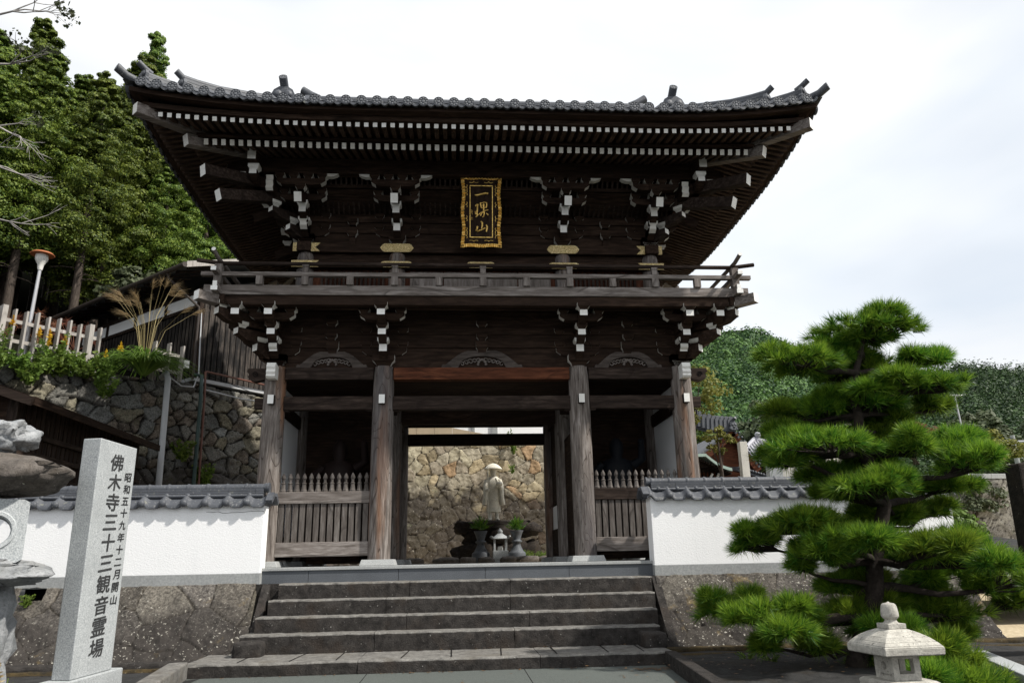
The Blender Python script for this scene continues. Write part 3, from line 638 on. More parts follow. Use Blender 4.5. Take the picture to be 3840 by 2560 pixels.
# ---- roof: four concave slopes, round tile rolls, eave discs, ridges
EO = 2.2
def rz(a, d, Lh):      # roof height over eave distance d
    e = (Lh+EO)-abs(a); t = max(0, 1-e/2.9)**2.2*max(0, 1-d/2.6)
    return 6.225+.43*d+.04*d*d+.265*t
roof = MB()
def disc(mb, c, n, r):   # eave disc with a ring of petals round a boss
    n = n.normalized(); u = Vector((0, 0, 1)).cross(n).normalized(); w = n.cross(u)
    R = Matrix((u, w, n)).transposed()
    mb.lathe([(r*.98, -.03), (r, 0), (r*.97, .004), (r*.9, .004), (r*.88, -.004), (.001, -.004)], c, 16, 0, False, R)
    for k in range(8):
        t = math.pi*2*k/8; q = c+(u*math.cos(t)+w*math.sin(t))*r*.62-n*.004
        mb.lathe([(r*.215, 0), (r*.2, .006), (r*.12, .009)], q, 6, 1, False, R)
    mb.lathe([(r*.3, 0), (r*.28, .006), (r*.18, .009)], c-n*.004, 7, 1, False, R)
for side in SIDES:
    P, Lh = frame(side, UA, UB); full = side in ('front', 'back'); dmax = 3.77 if full else 1.82; nd = 16
    alim = lambda d: (Lh+EO-d) if d < 1.8 else Lh+EO-1.8
    na = 60; V = []; F = []
    for j in range(nd+1):
        d = dmax*j/nd
        for i in range(na+1):
            a = (-1+2*i/na)*alim(d); V.append(P(a, EO-d, rz(a, d, Lh)))
    for j in range(nd):
        for i in range(na): F.append((j*(na+1)+i, j*(na+1)+i+1, (j+1)*(na+1)+i+1, (j+1)*(na+1)+i))
    roof.add(V, F, 0, True); 
    sp = .2175; n = int((Lh+EO)/sp)
    for i in range(-n, n+1):
        a = i*sp
        if abs(a) > Lh+EO-.14: continue
        dm = min(dmax, Lh+EO-abs(a)) if abs(a) > Lh+EO-1.8 else dmax
        m = 10; V = []; F = []; K = 6
        for j in range(m+1):
            d = -.015+(dm+.015)*j/m; z = rz(a, max(d, 0), Lh)
            for k in range(K+1):
                t = math.pi*k/K; V.append(P(a+.07*math.cos(t), EO-d, z+.006+.082*math.sin(t)))
        for j in range(m):
            for k in range(K): F.append((j*(K+1)+k, (j+1)*(K+1)+k, (j+1)*(K+1)+k+1, j*(K+1)+k+1))
        roof.add(V, F, 0, True)
        nn = P(0, 1, 0)-P(0, 0, 0)
        if side != 'back': disc(roof, P(a, EO+.02, rz(a, 0, Lh)+.014), nn, .076)
        # pan tile lip between two discs
        lip = []; z0 = rz(a+sp/2, 0, Lh); zl = rz(a, 0, Lh); zr = rz(a+sp, 0, Lh)
        if abs(a+sp/2) < Lh+EO-.1:
            q = [];
            for k in range(9):
                t = k/8; x = a+.05+(sp-.1)*t; zz = zl+(zr-zl)*t-.035*math.sin(math.pi*t); q.append((x, zz))
            for (x0, zA), (x1, zB) in zip(q, q[1:]): lbox_pts = [P(x0, EO+.012, zA-.03), P(x1, EO+.012, zB-.03), P(x1, EO-.1, zB), P(x0, EO-.1, zA), P(x0, EO+.012, zA+.012), P(x1, EO+.012, zB+.012), P(x1, EO-.1, zB+.06), P(x0, EO-.1, zA+.06)]; roof.hexa(lbox_pts)
# under-side closing sheet
ro = roof.build('roof', [M['tile'], M['petal']], gate)
def ridge(pts, w, layers, lh, cap, name='ridge_tile', n=1):
    mb = MB(); 
    for i in range(len(pts)-1):
        a, b = Vector(pts[i]), Vector(pts[i+1])
        for k in range(layers):
            ww = w*(1-.07*k); mb.beam(a+Vector((0, 0, k*lh+lh/2)), b+Vector((0, 0, k*lh+lh/2)), ww, lh*.8)
            mb.beam(a+Vector((0, 0, k*lh+lh/2)), b+Vector((0, 0, k*lh+lh/2)), ww*.86, lh*1.0)
    mb.tube([Vector(p)+Vector((0, 0, layers*lh+cap*.5)) for p in pts], cap, 10)
    return mb
def onigawara(mb, c, dirv, s, horn=1.):   # ridge-end tile with shoulders, boss and a projecting cylinder
    c = Vector(c); d = Vector((dirv[0], dirv[1], 0)).normalized(); u = Vector((0, 0, 1)).cross(d)
    pr = [(-.5, 0), (.5, 0), (.55, .12), (.42, .3), (.46, .5), (.36, .72), (.16, .86), (-.16, .86), (-.36, .72), (-.46, .5), (-.42, .3), (-.55, .12)]
    mb.prism([(a*s, b*s) for a, b in pr], c-d*.05*s, u, (0, 0, 1), d*.16*s)
    R = Matrix((u, d.cross(u), d)).transposed()
    for q in (-.2, .2): mb.lathe([(.17*s, 0), (.16*s, .06*s), (.06*s, .1*s)], c+d*.1*s+u*q*s+Vector((0, 0, .52*s)), 10, 0, True, R)
    mb.lathe([(.13*s, 0), (.12*s, .1*s), (.05*s, .14*s)], c+d*.1*s+Vector((0, 0, .28*s)), 8, 0, True, R)
    for q in (-.4, .4): mb.lathe([(.1*s, 0), (.09*s, .05*s)], c+d*.1*s+u*q*s+Vector((0, 0, .12*s)), 8, 0, True, R)
    a = c-d*.35*s+Vector((0, 0, .8*s)); b = c+d*.45*s*horn+Vector((0, 0, 1.15*s)); mb.tube([a, (a+b)/2+Vector((0, 0, -.03*s)), b], .165*s, 12, 0)
    ax = (b-a).normalized(); disc(mb, b+ax*.01, ax, .165*s)
mb = ridge([(-3.25, YC, 8.38), (0, YC, 8.36), (3.25, YC, 8.38)], .3, 4, .075, .08)
for s in (-1, 1): onigawara(mb, (s*3.28, YC, 8.34), (s, 0), .5, .6)
mb.build('main_ridge', [M['tile'], M['petal']], ro)
for sx in (-1, 1):
    for sy in (-1, 1):
        mb = ridge([(sx*3.08, YC+sy*(3.77-d), rz(0, d, UA)+.03) for d in (1.05, 1.5, 2.2, 3.0, 3.7)], .22, 3, .06, .06)
        onigawara(mb, (sx*3.08, YC+sy*(3.77-1.0), rz(0, 1.0, UA)+.05), (0, sy), .40, .6); mb.build('descending_ridge', [M['tile'], M['petal']], ro)
        hp = lambda d, dz=0: (sx*(UA+EO-d), YC+sy*(UB+EO-d), rz(UA+EO-d, d, UA)+dz)
        mb = ridge([hp(d, .02+max(0, .5-d)*.12) for d in (.2, .35, .55, .8)], .17, 2, .055, .05)
        q = ridge([hp(d, .02+max(0, .9-d)*.14) for d in (.58, .75, 1.0, 1.4, 1.8)], .2, 4, .055, .055); mb.join(q)
        onigawara(mb, hp(.2, .02), (sx, sy), .27, .8); onigawara(mb, hp(.58, .03), (sx, sy), .30, .7)
        a = Vector(hp(.12, .05)); b = Vector((sx*5.1, YC+sy*(UB+EO+.06), 6.63)); mb.tube([a, a.lerp(b, .5)+Vector((0, 0, -.03)), b], [.055, .06, .062], 12); disc(mb, b+(b-a).normalized()*.01, b-a, .062)
        mb.build('hip_ridge', [M['tile'], M['petal']], ro)
for s in (-1, 1):   # gable ends of the upper roof
    mb = MB(); mb.prism([(-1.95, 7.0), (1.95, 7.0), (.0, 8.38)], (s*3.0, YC, 0), (0, 1, 0), (0, 0, 1), (s*.1, 0, 0)); mb.build('gable_board', M['darkY'], gate)
# ================================================================ NAME PLAQUE
pq = thing('name_plaque', 'tall black name plaque with scalloped gilt frame and gold characters hung under the upper eave', 'plaque', (0, -.2, 4.85))
# the plaque leans out: local frame
pb, ptv = Vector((0, -.12, 4.80)), Vector((0, -.36, 5.90))
pw = (ptv-pb).normalized(); pn = Vector((1, 0, 0)).cross(pw); H = (ptv-pb).length
def PQ(a, b, d=0): return pb+Vector((a, 0, 0))+pw*(b*H)+pn*d
def pqpoly(mb, pts, d0, d1, mi=0): mb.prism([(a, b*H) for a, b in pts], pb+pn*d0, (1, 0, 0), pw, pn*(d1-d0), mi)
mb = MB(); pqpoly(mb, [(-.3, .03), (.3, .03), (.3, .97), (-.3, .97)], -.03, .01); mb.build('board', M['darkZ'], pq)
mb = MB()
def wavy(p0, p1, n, seed):
    rnd = random.Random(seed); pts = []
    for i in range(n+1):
        t = i/n; amp = .012*math.sin(t*math.pi*6)+.006*math.sin(t*math.pi*34)
        pts.append((t, amp))
    return pts
for s in (-1, 1):
    n = 80
    for i in range(n):
        t0, t1 = i/n, (i+1)/n; f = lambda t: .011*math.cos(2*math.pi*t*2)+.004*math.sin(2*math.pi*t*22); g = lambda t: .02+.012*math.sin(2*math.pi*t*22)
        a0, a1 = .295+f(t0), .295+f(t1)
        q = [PQ(s*(a0-.03), t0, -.02), PQ(s*(a0+.022), t0, -.02), PQ(s*(a1+.022), t1, -.02), PQ(s*(a1-.03), t1, -.02), PQ(s*(a0-.03), t0, g(t0)+.01), PQ(s*(a0+.022), t0, g(t0)), PQ(s*(a1+.022), t1, g(t1)), PQ(s*(a1-.03), t1, g(t1)+.01)]
        mb.hexa(q)
    n = 48
    for i in range(n):
        t0, t1 = -1+2*i/n, -1+2*(i+1)/n; g = lambda t: .02+.012*math.sin(math.pi*t*13); f = lambda t: .006*math.cos(math.pi*2*t)+.003*math.sin(math.pi*t*13)
        b = 1.0-.012 if s > 0 else .012; h = .026/H*1.0
        q = [PQ(t0*.33, b-h+s*f(t0), -.02), PQ(t1*.33, b-h+s*f(t1), -.02), PQ(t1*.33, b+h+s*f(t1), -.02), PQ(t0*.33, b+h+s*f(t0), -.02), PQ(t0*.33, b-h+s*f(t0), g(t0)), PQ(t1*.33, b-h+s*f(t1), g(t1)), PQ(t1*.33, b+h+s*f(t1), g(t1)), PQ(t0*.33, b+h+s*f(t0), g(t0))]
        mb.hexa(q)
mb.build('scalloped_frame', M['gold'], pq)
mb = MB()
for s in (-1, 1):
    mb.beam(PQ(s*.18, .13, .014), PQ(s*.18, .875, .014), .012, .012, up=pn)
    mb.beam(PQ(-.186, .13 if s < 0 else .875, .014), PQ(.186, .13 if s < 0 else .875, .014), .012, .012, up=pn)
    for b in (.155, .23, .4, .6, .77, .85):
        for q in (-1, 1):
            pts = [PQ(s*(.255-.03*math.sin(t)), b+q*.022*(1-math.cos(t)), .014) for t in np.linspace(0, 2.4, 8)]; mb.tube(pts, .0055, 5, 0, False)
    for cx in (-.12, .12):
        for q in (-1, 1):
            pts = [PQ(cx+q*.04*(1-math.cos(t)), (.94 if s > 0 else .065)-s*.022*math.sin(t), .014) for t in np.linspace(0, 2.4, 8)]; mb.tube(pts, .0055, 5, 0, False)
mb.build('gilt_scrollwork', M['gold'], pq)
# brush strokes of the characters, in plaque units read off the board (x right, y up)
def px(x, y): return ((x-643)/800*.66, (1440-y)/1270)
def stroke(mb, pts, rad):
    P3 = [PQ(*px(x, y), .016) for x, y in pts]
    mb.tube(P3, [r/800*.66 for r in rad], 8, 0, True)
strokes = [
    [([(515, 500), (560, 505), (640, 485), (720, 465), (780, 470)], [14, 22, 18, 24, 20])],
    [([(525, 705), (560, 680), (590, 680)], [14, 22, 18]), ([(570, 690), (565, 760), (560, 830), (565, 870)], [16, 18, 17, 16]), ([(525, 800), (530, 850), (570, 850)], [10, 16, 14]), ([(545, 800), (575, 775)], [10, 14]), ([(535, 905), (600, 850), (690, 790), (780, 770)], [14, 12, 9, 12]),
     ([(625, 640), (635, 700), (650, 740)], [14, 16, 12]), ([(640, 650), (700, 632), (750, 640), (748, 700), (735, 735)], [10, 11, 14, 16, 14]), ([(655, 690), (710, 680)], [9, 10]), ([(655, 735), (740, 725)], [9, 9]), ([(690, 660), (690, 760), (700, 830), (695, 890), (665, 905)], [14, 15, 16, 15, 10]), ([(690, 800), (650, 840), (625, 880)], [10, 12, 16]), ([(740, 830), (765, 850), (780, 870)], [9, 14, 14])],
    [([(635, 985), (665, 1010), (662, 1060), (650, 1110)], [14, 20, 18, 14]), ([(570, 1075), (560, 1120), (540, 1160), (560, 1175), (640, 1140), (720, 1105)], [18, 18, 18, 18, 17, 14]), ([(735, 1050), (760, 1080), (752, 1130), (740, 1175)], [18, 20, 20, 20])],
    [([(440, 775), (480, 795)], [3, 3]), ([(460, 770), (450, 830)], [3, 3]), ([(435, 815), (485, 805)], [3, 3]), ([(470, 800), (467, 860)], [3, 3])],
    [([(440, 920), (485, 915)], [3, 3]), ([(460, 905), (450, 955)], [3, 3]), ([(465, 930), (480, 935), (475, 960), (462, 955)], [3, 3, 3, 3])]]
for ch in strokes:
    mb = MB()
    for pts, rad in ch: stroke(mb, pts, rad)
    mb.build('gilt_character', M['gold'], pq)
# ================================================================ STONE HELPERS
from mathutils import noise as MN
def vnoise(P, s, seed=0, oct=3):
    P = np.asarray(P, float)
    return np.array([MN.fractal(Vector((p[0]*s+seed, p[1]*s-seed, p[2]*s+seed*2)), 1., 2., oct) for p in P])
def stone_wall(name, P, N, u0, u1, v0, v1, cell, joint, depth, res, mat, pal, seed=1, asp=1.25, rough=.03, jcol=(.03, .026, .022), hole=None, drop=.0, **k):
    r = np.random.default_rng(seed); su, sv = cell*asp, cell
    gu, gv = np.meshgrid(np.arange(u0-su, u1+su*2, su), np.arange(v0-sv, v1+sv*2, sv))
    gu = gu+(np.arange(gu.shape[0]) % 2)[:, None]*su/2
    st = np.stack([gu.ravel()+r.uniform(-.42, .42, gu.size)*su, gv.ravel()+r.uniform(-.42, .42, gu.size)*sv], 1)
    st = st[r.uniform(size=len(st)) >= drop]
    pal = np.array(pal); col = pal[r.integers(0, len(pal), len(st))]*r.uniform(.7, 1.25, (len(st), 1)); lift = r.uniform(-.3, .35, len(st)); tl = r.uniform(-1, 1, (len(st), 2))*.5
    nu, nv = int((u1-u0)/res)+1, int((v1-v0)/res)+1
    U_, V_ = np.meshgrid(np.linspace(u0, u1, nu), np.linspace(v0, v1, nv)); q = np.stack([U_.ravel(), V_.ravel()], 1)
    h = np.zeros(len(q)); cc = np.ones((len(q), 4))
    for i in range(0, len(q), 4000):
        a = q[i:i+4000]; wob = 0.12*cell*np.stack([np.sin(a[:, 1]*9/cell*.3+a[:, 0]*3), np.sin(a[:, 0]*8/cell*.3+1)], 1)
        d = ((a+wob)[:, None]-st[None])/np.array([asp, 1.]); d = np.sqrt((d**2).sum(2)); ix = np.argpartition(d, 1, 1)[:, :2]; dd = np.take_along_axis(d, ix, 1); sw = dd[:, 0] > dd[:, 1]
        f1 = dd.min(1); f2 = dd.max(1); idx = np.where(sw, ix[:, 1], ix[:, 0]); e = np.clip((f2-f1)/joint, 0, 1); e = e*e*(3-2*e)
        rel = (a-st[idx])/cell
        h[i:i+4000] = depth*(e*(1+lift[idx]+(rel*tl[idx]).sum(1))-.6); cc[i:i+4000, :3] = col[idx]*e[:, None]+np.array(jcol)*(1-e[:, None]); cc[i:i+4000, 3] = e
    X = P(q[:, 0], q[:, 1]); N = np.array(N, float); N /= np.linalg.norm(N)
    h += vnoise(X, 5., seed)*rough+vnoise(X, 14., seed+3, 2)*rough*.35
    X = X+h[:, None]*N
    F = [(j*nu+i, j*nu+i+1, (j+1)*nu+i+1, (j+1)*nu+i) for j in range(nv-1) for i in range(nu-1)]
    if hole is not None: F = [f for f in F if not hole(q[f[0], 0], q[f[0], 1])]
    # close the top and the back with a thick body
    nrm = np.cross(X[1]-X[0], X[nu]-X[0])
    if nrm @ N < 0: F = [f[::-1] for f in F]
    back = -N*np.array([1, 1, 0])*.5
    B = [X[0]+back, X[nu-1]+back, X[(nv-1)*nu]+back, X[nv*nu-1]+back]
    n0 = len(X); top = [(nv-1)*nu+i for i in range(nu)]; TB = X[top]+back; LB_ = X[[j*nu for j in range(nv)]]+back; RB = X[[j*nu+nu-1 for j in range(nv)]]+back
    X2 = np.concatenate([X, TB, LB_, RB]); c2 = np.concatenate([cc, cc[top], cc[[j*nu for j in range(nv)]], cc[[j*nu+nu-1 for j in range(nv)]]])
    F += [(top[i], top[i+1], n0+i+1, n0+i) for i in range(nu-1)]
    F += [(j*nu, (j+1)*nu, n0+nu+j+1, n0+nu+j) for j in range(nv-1)]; F += [(j*nu+nu-1, n0+nu+nv+j, n0+nu+nv+j+1, (j+1)*nu+nu-1) for j in range(nv-1)]
    return npmesh(name, X2, F, mat, True, cols=c2, **k)
def rock(c, s, seed, mat=0, n=22, amp=.22, fr=1.4, mb=None, flat=0., pw=.7):
    mb = mb or MB(); v = []; f = []
    for i in range(n+1):
        for j in range(n*2):
            th, ph = math.pi*i/n, math.pi*j/n; p = Vector((math.sin(th)*math.cos(ph), math.sin(th)*math.sin(ph), -math.cos(th)))
            q = Vector([math.copysign(abs(x)**pw, x) for x in p]); a = 1+amp*MN.fractal(q*fr+Vector((seed, seed*2, 0)), .8, 2.1, 4)+amp*.6*MN.cell(q*2.3+Vector((seed, 0, 1)))
            v.append((c[0]+q.x*a*s[0], c[1]+q.y*a*s[1], c[2]+q.z*(1+(a-1)*(1-flat))*s[2]))
    for i in range(n):
        for j in range(n*2): f.append((i*n*2+j, i*n*2+(j+1) % (n*2), (i+1)*n*2+(j+1) % (n*2), (i+1)*n*2+j))
    mb.add(v, f, mat, True); return mb
def rough_step(mb, x0, x1, yf, yb, z0, z1, seed, r=.022, amp=.02):
    prof = [(yf, z0+(z1-z0)*t) for t in np.linspace(0, .8, 5)]+[(yf+.002, z1-r), (yf+r*.3, z1-r*.3), (yf+r, z1)]+[(yf+r+(yb-yf-r)*t, z1) for t in np.linspace(.12, 1, 6)]
    nx = max(4, int((x1-x0)/.035)); v = []; m = len(prof)
    for i in range(nx+1):
        x = x0+(x1-x0)*i/nx
        for k, (y, z) in enumerate(prof):
            e = MN.fractal(Vector((x*7+seed, y*7, z*7)), .8, 2., 3)*amp
            kf = 1 if k <= 5 else .35
            v.append((x, y+(e*kf if k < 7 else 0), z+(e*.35 if k >= 5 else 0)))
    f = [(i*m+k, (i+1)*m+k, (i+1)*m+k+1, i*m+k+1) for i in range(nx) for k in range(m-1)]
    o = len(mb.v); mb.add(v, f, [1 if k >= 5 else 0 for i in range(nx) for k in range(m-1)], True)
    for i in (0, nx):
        q = [v[i*m+k] for k in range(m)]+[(v[i*m][0], yb, z0)]; mb.add(q, [tuple(range(m+1)) if i else tuple(range(m+1))[::-1]], 0)
# ================================================================ GROUND
GZ = -1.19
def ground_grid(name, x0, x1, y0, y1, nx, ny, zf, mat, **k):
    X, Y = np.meshgrid(np.linspace(x0, x1, nx), np.linspace(y0, y1, ny)); Z = np.vectorize(zf)(X, Y); V = np.stack([X.ravel(), Y.ravel(), Z.ravel()], 1)
    F = [(j*nx+i, j*nx+i+1, (j+1)*nx+i+1, (j+1)*nx+i) for j in range(ny-1) for i in range(nx-1)]
    return npmesh(name, V, F, mat, True, **k)
ground_grid('ground', -400, 500, -60, 700, 12, 12, lambda x, y: -1.32, M['soil'], kind='structure')
MB().b2((-3.25, -30, -1.3), (1.95, -2.48, GZ)).build('road', M['asphalt'], kind='structure')
mb = MB()
for x in (-1.35, .35): mb.b2((x-.004, -12, GZ-.004), (x+.004, -2.5, GZ+.001))
mb.build('paving_joint', M['black'], kind='structure')
ground_grid('garden_soil', 1.9, 12, -14, -1.3, 90, 90, lambda x, y: GZ+.03+.035*MN.noise(Vector((x*1.6, y*1.6, 0)))+.012*MN.noise(Vector((x*9, y*9, 0))), M['soil'], kind='structure')
ground_grid('bed_soil', -14, -3.1, -14, -1.3, 60, 60, lambda x, y: GZ+.03*MN.noise(Vector((x*1.6, y*1.6, 0))), M['soil'], kind='structure')
ground_grid('sandy_ground', 6.9, 40, -3, 40, 50, 50, lambda x, y: GZ+.03+.02*MN.noise(Vector((x*.7, y*.7, 0))), M['sand'], kind='structure')
ground_grid('courtyard', -9, 6.8, -.4, 12, 30, 24, lambda x, y: -.16+.015*MN.noise(Vector((x, y, 0))), M['sand'], kind='structure')  # unseen ground, pale sand chosen to bounce light onto rear wall and gate
# ================================================================ PLATFORM AND STAIRS
pf = thing('stone_platform', 'dark grey granite platform carrying the temple gate', 'platform', (0, 1.8, -.3))
mb = MB(); xs = [-3.05, -2.39, -1.18, .005, 1.17, 2.36]
for a, b in zip(xs, xs[1:]): mb.b2((a+.003, -.5, -.42), (b-.003, -.3, -.125))
mb.b2((-3.7, -.31, -.6), (3.7, 4.2, -.13)); mb.build('facing', M['granite_d'], pf)
MB().b2((-3.7, -.52, -.128), (3.7, 4.2, -.084)).build('top_slab', M['granite_e'], pf, .006)
stc = thing('stone_staircase', 'broad flight of dark weathered stone steps rising to the gate', 'steps', (-.3, -1.4, GZ))
steps = [(-2.69, 2.23, -.9, -.3, -.475, -.285, (-2.69, -1.0, .32, 2.23)), (-2.75, 2.19, -1.17, -.8, -.67, -.477, (-2.75, -1.28, .3, 2.19)), (-2.83, 2.14, -1.44, -1.0, -.851, -.662, (-2.83, -1.0, .52, 2.14)), (-2.93, 2.09, -1.71, -1.3, -1.035, -.84, (-2.93, -1.36, .31, 2.09)), (-3.30, 2.03, -2.5, -1.6, GZ-.05, -1.055, (-3.30, -1.45, .53, 2.03))]
for i, (x0, x1, yf, yb, z0, z1, cut) in enumerate(steps):
    mb = MB()
    for a, b in zip(cut, cut[1:]): rough_step(mb, a+.003, b-.003, yf, yb, z0-.05, z1, i*3.7+a, .02, .014)
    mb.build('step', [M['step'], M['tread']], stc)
mb = MB(); 
for x in (-2.75, -2.2, -1.7, -1.0, -.45, .1, .72, 1.3, 1.7): mb.hexa([(x, -2.42, -1.05), (x+.012, -2.42, -1.05), (x+.032+.03*math.sin(x*5), -1.7, -1.05), (x+.02+.03*math.sin(x*5), -1.7, -1.05), (x, -2.42, -1.048), (x+.012, -2.42, -1.048), (x+.032+.03*math.sin(x*5), -1.7, -1.048), (x+.02+.03*math.sin(x*5), -1.7, -1.048)])
mb.build('slab_joint', M['black'], stc, kind='stuff')
for nm, lab, c, s in (('end_stone', 'dark block of stone at the left end of the lowest step', (-2.78, -1.78, -.99), (.17, .2, .11)), ('end_stone', 'dark block of stone at the right end of the lowest step', (1.93, -1.92, -.98), (.15, .2, .1))):
    rock(c, (s[0]*.95, s[1]*.95, s[2]*.9), 3.3+c[0], 0, 18, .03, 2., None, 0., .3).build(nm, M['step'], label=lab, cat='stone block')
# ================================================================ BASE WALLS AND PLASTER WALLS
PB = [(.105, .094, .08), (.13, .118, .1), (.088, .08, .072), (.16, .144, .112), (.112, .102, .092)]
def baseP(x0t, x1t, x0b, x1b):
    def P(u, v):
        t = np.clip((v+1.22)/.935, 0, 1); xa = x0b+(x0t-x0b)*t; xb = x1b+(x1t-x1b)*t; s = (u-x0t)/(x1t-x0t)
        return np.stack([xa+(xb-xa)*s, -1.45+(1.45-.62)*(t**.85), v], 1)
    return P
stone_wall('stone_base_wall', baseP(2.345, 6.8, 2.25, 6.72), (0, -1, .6), 2.345, 6.8, -1.24, -.285, .42, .016, .02, .0145, M['basestone'], PB, 5, 1.3, .03, (.05, .04, .03), label='battered dark stone base under the right white plaster wall, behind the pine', cat='stone wall')
stone_wall('stone_base_wall', baseP(-8.6, -3.05, -8.6, -2.93), (0, -1, .6), -8.6, -3.05, -1.24, -.285, .42, .016, .02, .0145, M['basestone'], PB, 9, 1.2, .03, (.06, .05, .035), lambda u, v: -6.02 < u < -5.72 and v > -.44, label='battered dark stone base under the left white plaster wall, behind the inscribed pillar', cat='stone wall')
MB().b2((-3.05, -.62, -1.2), (-2.6, -.3, -.29)).build('stair_cheek', M['step'], stc)
MB().b2((2.2, -.62, -1.2), (2.6, -.3, -.29)).build('stair_cheek', M['step'], stc)
for x0, x1, y1 in ((-2.96, -2.66, -.3), (2.1, 2.4, -.3)):
    mb = MB(); xo = x0 if x0 < 0 else x1; xi = x1 if x0 < 0 else x0
    pts = [(-.62, -.29), (-1.45, -1.22), (-.3, -1.22), (-.3, -.29)]
    mb.prism(pts, (xo, 0, 0), (0, 1, 0), (0, 0, 1), ((xi-xo)*.35, 0, 0)); mb.build('stair_cheek', M['step'], stc)
def coping(mb, x0, x1, yc, ze, zr, hw=.29, per=.278, ph=0):
    nx = int((x1-x0)/.0139); rows = 5
    def wav(x):
        f = ((x-ph)/per) % 1; f = f-1 if f > .5 else f
        return .042*math.cos(f/.17*math.pi/2) if abs(f) < .17 else -.028*math.sin(min(1, (abs(f)-.17)/.15)*math.pi/2)
    for s in (-1, 1):
        v = []
        for i in range(nx+1):
            x = x0+(x1-x0)*i/nx; w = wav(x)
            v.append((x, yc+s*(hw+.012), ze-.04+w)); v.append((x, yc+s*(hw+.012), ze+w))
            for r in range(rows): t = r/(rows-1); v.append((x, yc+s*(hw-(hw-.07)*t), ze+.006+(zr-ze)*t+w))
        m = rows+2
        mb.add(v, [((i*m+k, (i+1)*m+k, (i+1)*m+k+1, i*m+k+1) if s < 0 else (i*m+k+1, (i+1)*m+k+1, (i+1)*m+k, i*m+k)) for i in range(nx) for k in range(m-1)], 0, True)
        v2 = [v[i*m] for i in range(nx+1)]+[(v[i*m][0], yc+s*(hw-.2), v[i*m][2]) for i in range(nx+1)]
        mb.add(v2, [(i, i+nx+1, i+nx+2, i+1) if s < 0 else (i+1, i+nx+2, i+nx+1, i) for i in range(nx)], 0)
        k0 = math.ceil((x0+.07-ph)/per); 
        for k in range(k0, math.floor((x1-.07-ph)/per)+1): mb.sphere((ph+k*per, yc+s*(hw+.02), ze-.002), .052, 12, 0, (1, .7, 1))
    for z, w in ((zr-.005, .17), (zr+.032, .15), (zr+.066, .15)):
        x = x0+.1; 
        while x < x1-.1: e = min(x+.36, x1-.1); mb.b2((x+.002, yc-w/2, z), (e-.002, yc+w/2, z+.031)); x = e
    for s in (-1, 1): mb.tube([(x0+.1, yc+s*.085, zr-.0), (x1-.1, yc+s*.085, zr)], .024, 8)
    k = x0+.2
    while k < x1-.1:
        for s in (-1, 1): mb.sphere((k, yc+s*.09, zr+.005), .034, 8)
        k += per*.99
    mb.tube([(x0+.06, yc, zr+.112), (x1-.06, yc, zr+.112)], .056, 14); k = x0+.1
    while k < x1-.05: mb.tube([(k, yc, zr+.112), (k+.018, yc, zr+.112), (k+.045, yc, zr+.112)], [.058, .068, .06], 14); k += .262
    for x in (x0+.05, x1-.05): mb.tube([(x-.015, yc, zr+.11), (x+.015, yc, zr+.11)], .072, 14)
    for x, s in ((x0, -1), (x1, 1)):   # verge tiles over the wall's end
        for q in (-1, 1): mb.beam((x+s*.01, yc+q*(hw+.01), ze+.0), (x+s*.01, yc+q*.06, zr+.02), .09, .06)
def plaster_wall(label, x0, x1, dz):
    t = thing('plaster_wall', label, 'wall', ((x0+x1)/2, -.48, -.285)); yc = -.475
    mb = MB(); mb.b2((x0, -.605, -.15), (x1, -.345, .80+dz)); mb.build('plaster_body', M['plaster'], t, .006)
    MB().b2((x0-.004, -.612, -.292), (x1+.004, -.338, -.148)).build('cement_footing', M['cement'], t, .004)
    mb = MB(); coping(mb, x0-.06, x1+.06, yc, .80+dz, .895+dz, .185, .278, 2.62 if x0 > 0 else .1); mb.build('tile_coping', M['tile'], t)
    return t
plaster_wall('white plaster wall with tiled coping on the right, half hidden by the pine', 2.352, 6.8, -.005)
pl = plaster_wall('white plaster wall with tiled coping on the left, behind the inscribed pillar', -8.6, -3.01, -.02)
cr = [(-3.78, .66), (-3.7, .655), (-3.62, .662), (-3.55, .64), (-3.45, .648), (-3.3, .652), (-3.2, .662), (-3.05, .665), (-3.012, .66)]
MB().tube([(x, -.606, z) for x, z in cr], .0028, 4).build('crack', M['ink'], pl)
mb = MB(); mb.b2((-6.15, -.3, -.6), (-5.6, -.28, -.2)); mb.build('drain_hole_shade', M['black'], label='black sheet standing in for shade behind the square drain hole in the left stone base under the plaster wall', cat='drain hole')  # black sheet set behind the opening to stand in for its shade
# ================================================================ KERBS AND DRAINS
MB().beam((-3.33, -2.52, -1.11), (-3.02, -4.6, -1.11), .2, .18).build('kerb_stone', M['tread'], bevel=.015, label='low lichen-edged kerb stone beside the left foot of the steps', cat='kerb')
MB().beam((1.985, -2.5, -1.13), (1.70, -5.6, -1.13), .13, .17).build('kerb_stone', M['step'], bevel=.012, label='long narrow kerb stone running forward from the right end of the steps', cat='kerb')
MB().beam((5.3, -2.85, -1.14), (4.35, -5.4, -1.14), .2, .1).build('kerb_stone', M['granite'], bevel=.01, label='smooth pale blue-grey kerb stone at the lower right corner behind the lantern', cat='kerb')
for x0, x1, lab in ((2.05, 12, 'right'), (-8.6, -3.45, 'left')):
    mb = MB(); rough_step(mb, x0, x1, -1.58, -1.4, -1.3, -1.125, 4.1+x0, .03, .02); mb.build('drain_kerb', [M['moss'], M['moss']] if x0 > 0 else [M['step'], M['step']], label=f'mossy drain kerb along the foot of the {lab} stone base', cat='kerb')
    mb = MB(); rough_step(mb, x0, x1, -1.95, -1.85, -1.3, -1.15, 7.1+x0, .03, .02); mb.build('drain_kerb', [M['step'], M['moss']], label=f'outer grey drain kerb in front of the {lab} stone base', cat='kerb')
